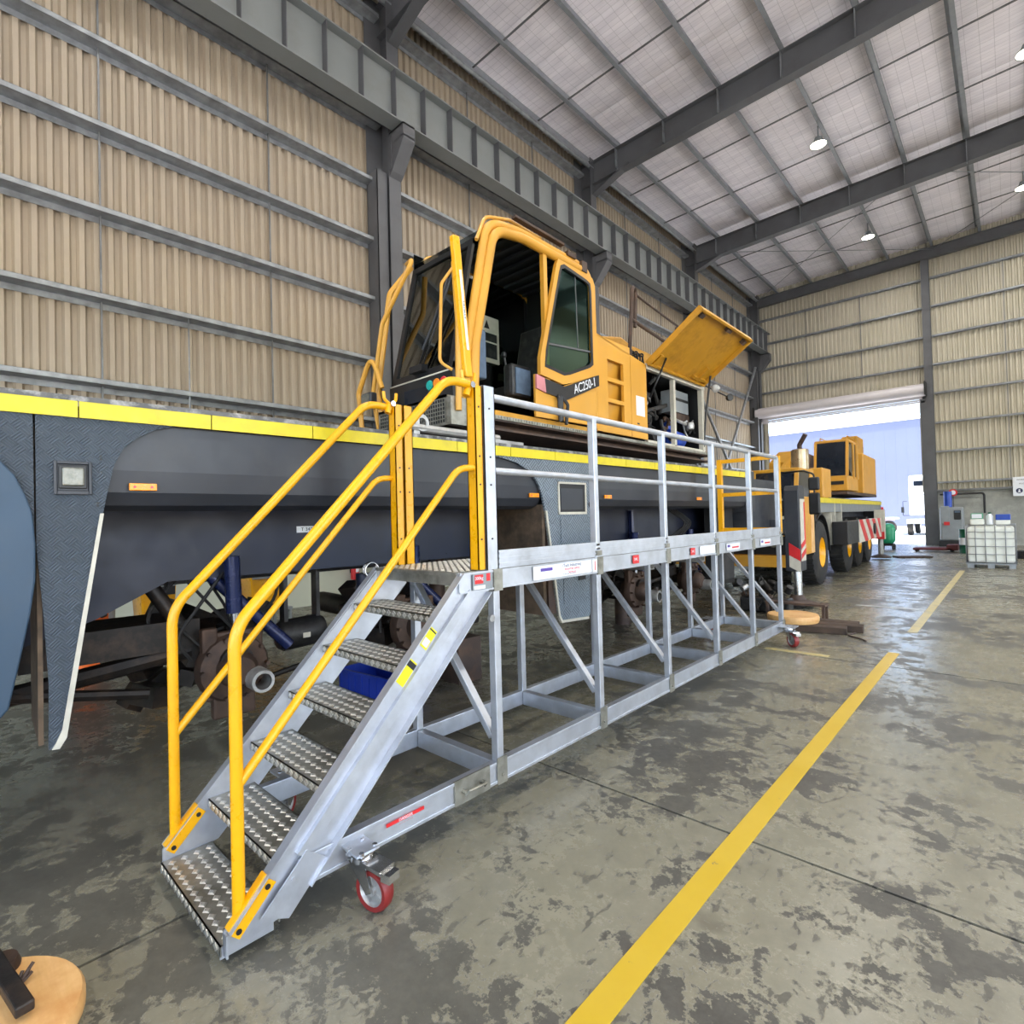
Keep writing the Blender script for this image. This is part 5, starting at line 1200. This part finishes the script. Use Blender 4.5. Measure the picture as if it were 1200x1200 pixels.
# engine deck box, turntable, operator cab, counterweight, boom stub
c_().bx(-1.9, .0, 1.3, 2.2, 2.0, 2.72).build('engine_cover', 'ycrane', c2, 'boxy yellow engine cover', bev=.03)
c_().bx(-1.9, -.9, 2.2, 3.2, 2.0, 2.5).build('engine_deck', 'ydirty', c2)
c_().lathe([(0, 0), (.7, 0), (.7, .14), (0, .14)], (-1.4, 5.4, 2.02), (0, 0, 1), 30).build('slew_ring', 'undersup', c2)
c_().bx(-2.3, -.05, 4.6, 10.4, 2.16, 2.24).build('turntable', 'undersup', c2)
T2 = T2 @ Matrix.Translation((-.03, 1.5, .06))
oc = c_().bx(-.92, -.06, 3.5, 5.3, 2.22, 2.66).build('operator_cab', 'ycrane', c2, 'yellow operator cab with large dark windscreen', bev=.02)
b = c_().hexa([(-.88, 3.5, 2.66), (-.1, 3.5, 2.66), (-.1, 3.53, 2.66), (-.88, 3.53, 2.66), (-.85, 3.72, 3.66), (-.12, 3.72, 3.66), (-.12, 3.75, 3.66), (-.85, 3.75, 3.66)]); b.build('windscreen', 'glassdk', oc)
c_().bx(-.92, -.06, 3.7, 5.3, 3.66, 3.74).build('roof', 'ycrane', oc, bev=.02)
for x, y in ((-.07, 3.52), (-.89, 3.52)): c_().bar((x, y, 2.64), (x, y + .2, 3.68), .07, .07).build('pillar', 'ycrane', oc)
for x in (-.07, -.89): c_().bx(x - .035, x + .035, 4.45, 4.6, 2.6, 3.68).build('pillar', 'ycrane', oc); c_().bx(x - .035, x + .035, 5.0, 5.3, 2.6, 3.68).build('pillar', 'ycrane', oc)
c_().px([(3.62, 2.9), (3.8, 3.6), (4.45, 3.6), (4.45, 2.85), (4.2, 2.7)], -.075, -.06).build('side_window', 'glassdk', oc); c_().bx(-.075, -.06, 4.6, 5.0, 2.66, 3.66).build('side_window', 'glassdk', oc)
c_().bx(-.9, -.08, 4.2, 5.25, 2.66, 3.66).build('interior', 'dark', oc)
c_().tube(fillet([(-.1, 3.9, 3.74), (-.1, 3.9, 3.84), (-.1, 5.1, 3.84), (-.1, 5.1, 3.74)], .05), .015, 6).build('roof_rail', 'ydirty', oc)
c_().tube(fillet([(-.8, 3.9, 3.74), (-.8, 3.9, 3.84), (-.8, 4.7, 3.84), (-.8, 4.7, 3.74)], .05), .015, 6).build('roof_rail', 'ydirty', oc)
c_().bx(-.5, -.15, 3.46, 3.5, 2.4, 2.5).build('step', 'dark', oc)
T2 = WORLD[c2.name].copy()
c_().bx(-.65, -.05, 7.6, 10.4, 2.25, 3.55).build('counterweight', 'ycrane', c2, 'yellow counterweight box', bev=.03); c_().bx(-.65, -.2, 7.7, 8.9, 3.5, 4.15).build('winch_cover', 'ydirty', c2, bev=.03)
c_().px([(3.4, 2.3), (3.4, 3.1), (4.4, 3.5), (8.0, 3.4), (8.0, 2.3)], -1.75, -1.15).build('boom_foot', 'ydirty', c2); c_().px([(2.0, 2.5), (3.6, 2.5), (4.2, 3.35), (3.6, 3.3)], -1.3, -1.2).build('boom_stay', 'ydirty', c2)
# outrigger box with red and white stripes
ob = c_().bx(.03, .36, 1.95, 7.7, .86, 1.42).build('outrigger_box', 'dark', c2, bev=.01)
b = c_().bx(.36, .372, 3.5, 7.7, .84, 1.44); sp = b.build('stripe_plate', 'whitetrim', ob, 'red and white striped plate')
b = c_()
for k_ in range(4):
    y = 3.5 + k_ * 1.1; y2 = y + .55
    P = [(y, 1.44), (y2, 1.44), (min(7.7, y + 1.5), .84), (min(7.7, y + .95), .84)]; b.px(P, .372, .376)
b.build('stripe_print', 'red', ob)
c_().cyl((.37, 6.1, 1.14), (.41, 6.1, 1.14), .16, n=20).build('lifting_eye', 'dark', ob)
b = c_().bx(.02, .3, 9.0, 9.35, .7, 1.7); b.build('rear_leg_housing', 'whitetrim', c2); rl = c_().cyl((.16, 9.18, .1), (.16, 9.18, .75), .08, n=16).build('jack_rod', 'silver', c2); c_().bx(.02, .3, 8.98, 9.0, .7, .95).build('stripe_side', 'red', c2)
b = c_().lathe([(0, 0), (.3, 0), (.3, .04), (.1, .12), (0, .12)], (.16, 9.18, .06), (0, 0, 1), 18); b.build('jack_foot', 'undersup', c2)
c_().bx(-.7, .02, 10.2, 11.2, 1.4, 1.66).build('rear_locker', 'dark', c2); c_().bx(.0, .06, 11.0, 11.15, 1.6, 1.8).build('tail_lamp', 'redlens', c2)
o = MB().bar((-3.1, 23.1, .03), (-2.2, 23.6, .03), .5, .05, (-.5, .8, 0)).build('timber_packer', 'timber'); tag(o, 'brown timber board under the far crane rear jack', 'timber')
t = thing('low_jack_table', (-3.6, 11.0, 0), None, None) if False else None

# ================================================================== FAR END EQUIPMENT
# green tank on a wheeled cart
t = thing('tank_cart', (-4.0, 28.0, 0), 'green pressure tank on a small wheeled cart beside the far crane tail', 'tank')
MB().lathe([(0, -.05), (.16, 0), (.26, .1), (.28, .22), (.28, .62), (.25, .76), (.15, .85), (0, .88)], (-4.0, 28, .25), (0, 0, 1), 24).build('tank', 'green', t)
MB().bx(-4.22, -3.78, 27.8, 28.2, .16, .26).build('frame', 'dark', t); MB().tube(fillet([(-4.2, 28.2, .3), (-4.2, 28.2, 1.2), (-3.8, 28.2, 1.2), (-3.8, 28.2, .3)], .1), .015, 6).build('handle', 'dark', t)
for x in (-4.2, -3.8):
    for y in (27.8, 28.2): MB().cyl((x - .03, y, .11), (x + .03, y, .11), .11, n=16).build('wheel', 'rubber', t)
# grey oil dispensing machine
t = thing('oil_dispenser', (-2.0, 31.0, 0), 'grey lubrication cabinet with blue pump and red hose reel by the door column', 'dispenser')
MB().bx(-2.45, -1.62, 30.8, 31.4, .25, 1.75).build('cabinet', 'machine', t, bev=.08); MB().bx(-2.42, -2.1, 30.75, 30.8, 1.0, 1.8).build('side_box', 'machine', t, bev=.03)
MB().cyl((-2.15, 30.95, 1.75), (-2.15, 30.95, 2.45), .15, n=18).build('pump', 'blue', t); MB().bx(-1.95, -1.7, 30.76, 30.8, 1.2, 1.6).build('control_panel', 'dark', t, bev=.02); MB().bx(-1.92, -1.73, 30.75, 30.76, 1.5, 1.58).build('display', 'seat', t)
MB().bx(-2.3, -2.1, 30.74, 30.75, .95, 1.1).build('notice', 'red', t); b = MB().cyl((-1.98, 31.2, 2.4), (-1.98, 31.3, 2.4), .16, n=18); b.build('hose_reel', 'red', t); MB().cyl((-1.98, 31.18, 2.4), (-1.98, 31.2, 2.4), .1, n=18).build('gauge', 'sign', t)
MB().bx(-2.0, -1.96, 31.28, 31.32, 1.7, 2.5).build('mast', 'grey', t); MB().bx(-2.5, -1.6, 30.75, 31.45, 0, .25).build('plinth', 'dark', t)
t = thing('lift_fork_trolley', (-2.3, 26.9, 0), 'low dark red steel trolley lying on the floor in front of the door column', 'trolley')
MB().bx(-3.0, -1.75, 26.7, 26.95, .07, .16).build('fork', 'redsteel', t, bev=.02); MB().bx(-3.0, -1.75, 27.25, 27.5, .07, .16).build('fork', 'redsteel', t, bev=.02); MB().bx(-1.95, -1.6, 26.7, 27.5, .07, .28).build('body', 'redsteel', t, bev=.02)
for y in (26.82, 27.38): MB().cyl((-2.9, y - .06, .05), (-2.9, y + .06, .05), .05, n=12).build('roller', 'dark', t)
MB().cyl((-1.8, 26.9, .07), (-1.8, 27.3, .07), .07, n=12).build('wheel', 'dark', t)
t = thing('oil_drum', (-1.25, 26.3, 0), 'dark green steel drum with white label just left of the white tank', 'drum')
MB().lathe([(0, 0), (.29, 0), (.30, .02), (.29, .04), (.29, .29), (.303, .31), (.29, .33), (.29, .58), (.303, .6), (.29, .62), (.29, .86), (.3, .88), (.29, .9), (0, .88)], (-1.25, 26.3, 0), (0, 0, 1), 28).build('shell', 'dgreen', t)
b = MB().lathe([(.296, .3), (.296, .58)], (-1.25, 26.3, 0), (0, 0, 1), 28); b.build('label_wrap', 'sign', t)
# pipe hung on the end wall and cable
b = MB().tube(fillet([(-2.5, 32.0, 2.35), (-.95, 32.0, 2.35), (-.95, 32.0, 1.45)], .12), .04, 8); tag(b.build('wall_pipe', 'dark'), 'black pipe bent downward on the concrete end wall above the drum', 'pipe')
# IBC tote
t = thing('bulk_liquid_tank', (-.5, 20.35, 0), 'white caged bulk liquid tank on a pallet at the right edge', 'tank')
ix0, ix1, iy0, iy1 = -1.02, .02, 19.85, 20.95
MB().bx(ix0 + .03, ix1 - .03, iy0 + .03, iy1 - .03, .15, 1.14).build('bottle', 'ibc', t, bev=.06)
b = MB(); b.lathe([(0, 0), (.12, 0), (.12, .05), (0, .06)], ((ix0 + ix1) / 2, 20.4, 1.13), (0, 0, 1), 18); b.build('cap', 'ibc', t)
def seg(p, q_): MB().tube([p, q_], .01, 6).build('cage_tube', 'galv', t)
for z in (.16, .38, .6, .82, 1.0, 1.19):
    for y in (iy0, iy1): seg((ix0, y, z), (ix1, y, z))
    for x in (ix0, ix1): seg((x, iy0, z), (x, iy1, z))
for k_ in range(6):
    x = ix0 + (ix1 - ix0) * k_ / 5
    for y in (iy0, iy1): seg((x, y, .13), (x, y, 1.19))
for k_ in range(1, 5):
    y = iy0 + (iy1 - iy0) * k_ / 5
    for x in (ix0, ix1): seg((x, y, .13), (x, y, 1.19))
for x in (ix0 + .02, (ix0 + ix1) / 2 - .07, ix1 - .16):
    for y in (iy0, (iy0 + iy1) / 2 - .07, iy1 - .14): MB().bx(x, x + .14, y, y + .14, 0, .1).build('pallet_foot', 'galv', t)
MB().bx(ix0, ix1, iy0, iy1, .1, .135).build('pallet_top', 'galv', t)
# containers on top of it
t = thing('plastic_jug', (-.78, 20.15, 1.2), 'translucent jug with a dark green lid on the left of the white tank', 'jug'); MB().bx(-.92, -.62, 20.0, 20.25, 1.2, 1.36).build('body', 'ibc', t, bev=.03); MB().bx(-.9, -.64, 20.02, 20.23, 1.36, 1.52).build('upper', 'green', t, bev=.02); MB().bx(-.88, -.66, 19.995, 20.0, 1.38, 1.5).build('notice', 'sign', t)
t = thing('plastic_drum', (-.5, 20.15, 1.2), 'slim white bottle with green cap in the middle on top of the white tank', 'bottle'); MB().lathe([(0, 0), (.07, 0), (.075, .02), (.075, .24), (.03, .3), (0, .3)], (-.5, 20.15, 1.2), (0, 0, 1), 16).build('body', 'sign', t); MB().cyl((-.5, 20.15, 1.5), (-.5, 20.15, 1.54), .035, n=12).build('cap', 'dgreen', t)
t = thing('plastic_tub', (-.22, 20.2, 1.2), 'blue-lidded tub on the right of the white tank', 'tub'); MB().bx(-.38, -.08, 20.05, 20.35, 1.2, 1.32).build('body', 'ibc', t, bev=.02); MB().bx(-.38, -.07, 20.04, 20.36, 1.32, 1.48).build('lid', 'blue', t, bev=.02)
t = thing('coil_of_hose', (.35, 24.0, 0), 'coil of dark hose on the floor beyond the white tank', 'hose')
b = MB()
for k_ in range(5): b.tube([(.35 + .3 * math.cos(a * PI / 10), 24 + .3 * math.sin(a * PI / 10), .03 + .05 * k_) for a in range(21)], .025, 7)
b.build('loop', 'rubber', t)
# safety sign
t = thing('safety_sign', (.35, 31.95, 2.55), 'white safety sign with blue symbols on the end wall at the right edge', 'sign')
MB().bx(.0, .95, 31.92, 31.94, 2.15, 2.98).build('board', 'sign', t); MB().bx(.2, .75, 31.94, 32.2, 2.5, 2.6).build('bracket', 'dark', t)
text('WORKSHOP AREA', .085, (.475, 31.918, 2.85), FACE_NY, 'blackink', t, ext=.001); text('MUST BE WORN', .075, (.475, 31.918, 2.68), FACE_NY, 'blackink', t, ext=.001)
for x in (.2, .475, .75):
    MB().cyl((x, 31.915, 2.38), (x, 31.92, 2.38), .11, n=24).build('symbol', 'ink', t); b = MB().cyl((x, 31.91, 2.41), (x, 31.915, 2.41), .03, n=12); b.hexa([(x - .05, 31.91, 2.31), (x + .05, 31.91, 2.31), (x + .05, 31.915, 2.31), (x - .05, 31.915, 2.31), (x - .02, 31.91, 2.38), (x + .02, 31.91, 2.38), (x + .02, 31.915, 2.38), (x - .02, 31.915, 2.38)]); b.build('pictogram', 'sign', t)

# ================================================================== OUTSIDE: white truck and flatbed
t = thing('white_truck', (-4.4, 48.0, 0), 'white prime mover truck parked outside the roller door', 'truck')
MB().px([(46.9, 1.3), (46.9, 3.9), (47.2, 4.1), (49.4, 4.1), (49.4, 1.3)], -5.4, -3.0).build('cab', 'white', t, bev=.08)
MB().bx(-5.1, -4.0, 46.86, 46.9, 3.35, 3.7).build('window', 'glassdk', t); MB().bx(-5.05, -3.3, 46.87, 46.9, 2.7, 2.76).build('moulding', 'machine', t)
MB().bx(-5.3, -3.1, 44.5, 49.8, .75, 1.05).build('frame', 'machine', t)
for x, y in ((-5.15, 45.2), (-5.15, 49.0), (-3.3, 45.2), (-3.3, 49.0)):
    w_ = MB().lathe([(0, 0), (.3, 0), (.45, .0), (.5, .05), (.5, .25), (.45, .3), (0, .3)], (x - .15, y, .48), (1, 0, 0), 24).build('wheel', 'rubber', t); MB().lathe([(0, 0), (.2, .02), (.27, 0)], (x + .155, y, .48), (1, 0, 0), 20).build('rim', 'silver', w_)
MB().tube(fillet([(-5.6, 46.9, 1.3), (-5.75, 46.9, 1.3), (-5.75, 46.9, 2.3), (-5.5, 46.9, 2.3)], .05), .02, 6).build('mirror_arm', 'dark', t); MB().bx(-5.85, -5.68, 46.85, 46.92, 1.5, 1.9).build('mirror', 'dark', t)
MB().bx(-5.6, -5.4, 46.88, 46.92, 1.28, 1.32).build('bracket', 'dark', t)
t = thing('flatbed_trailer', (-8.5, 46, 0), 'pale flatbed trailer parked outside left of the white truck', 'trailer')
MB().bx(-11.5, -6.0, 45, 47.4, 1.05, 1.2).build('bed', 'machine', t); MB().bx(-11.5, -6.0, 44.98, 45, 1.0, 1.12).build('side_strip', 'pink', t)
for x in (-10.8, -9.6, -7.2, -6.4): MB().cyl((x, 45.1, .5), (x, 45.4, .5), .48, n=20).build('wheel', 'rubber', t)
MB().bx(-9.2, -7.8, 45.1, 45.6, .5, .95).build('tool_box', 'seat', t)
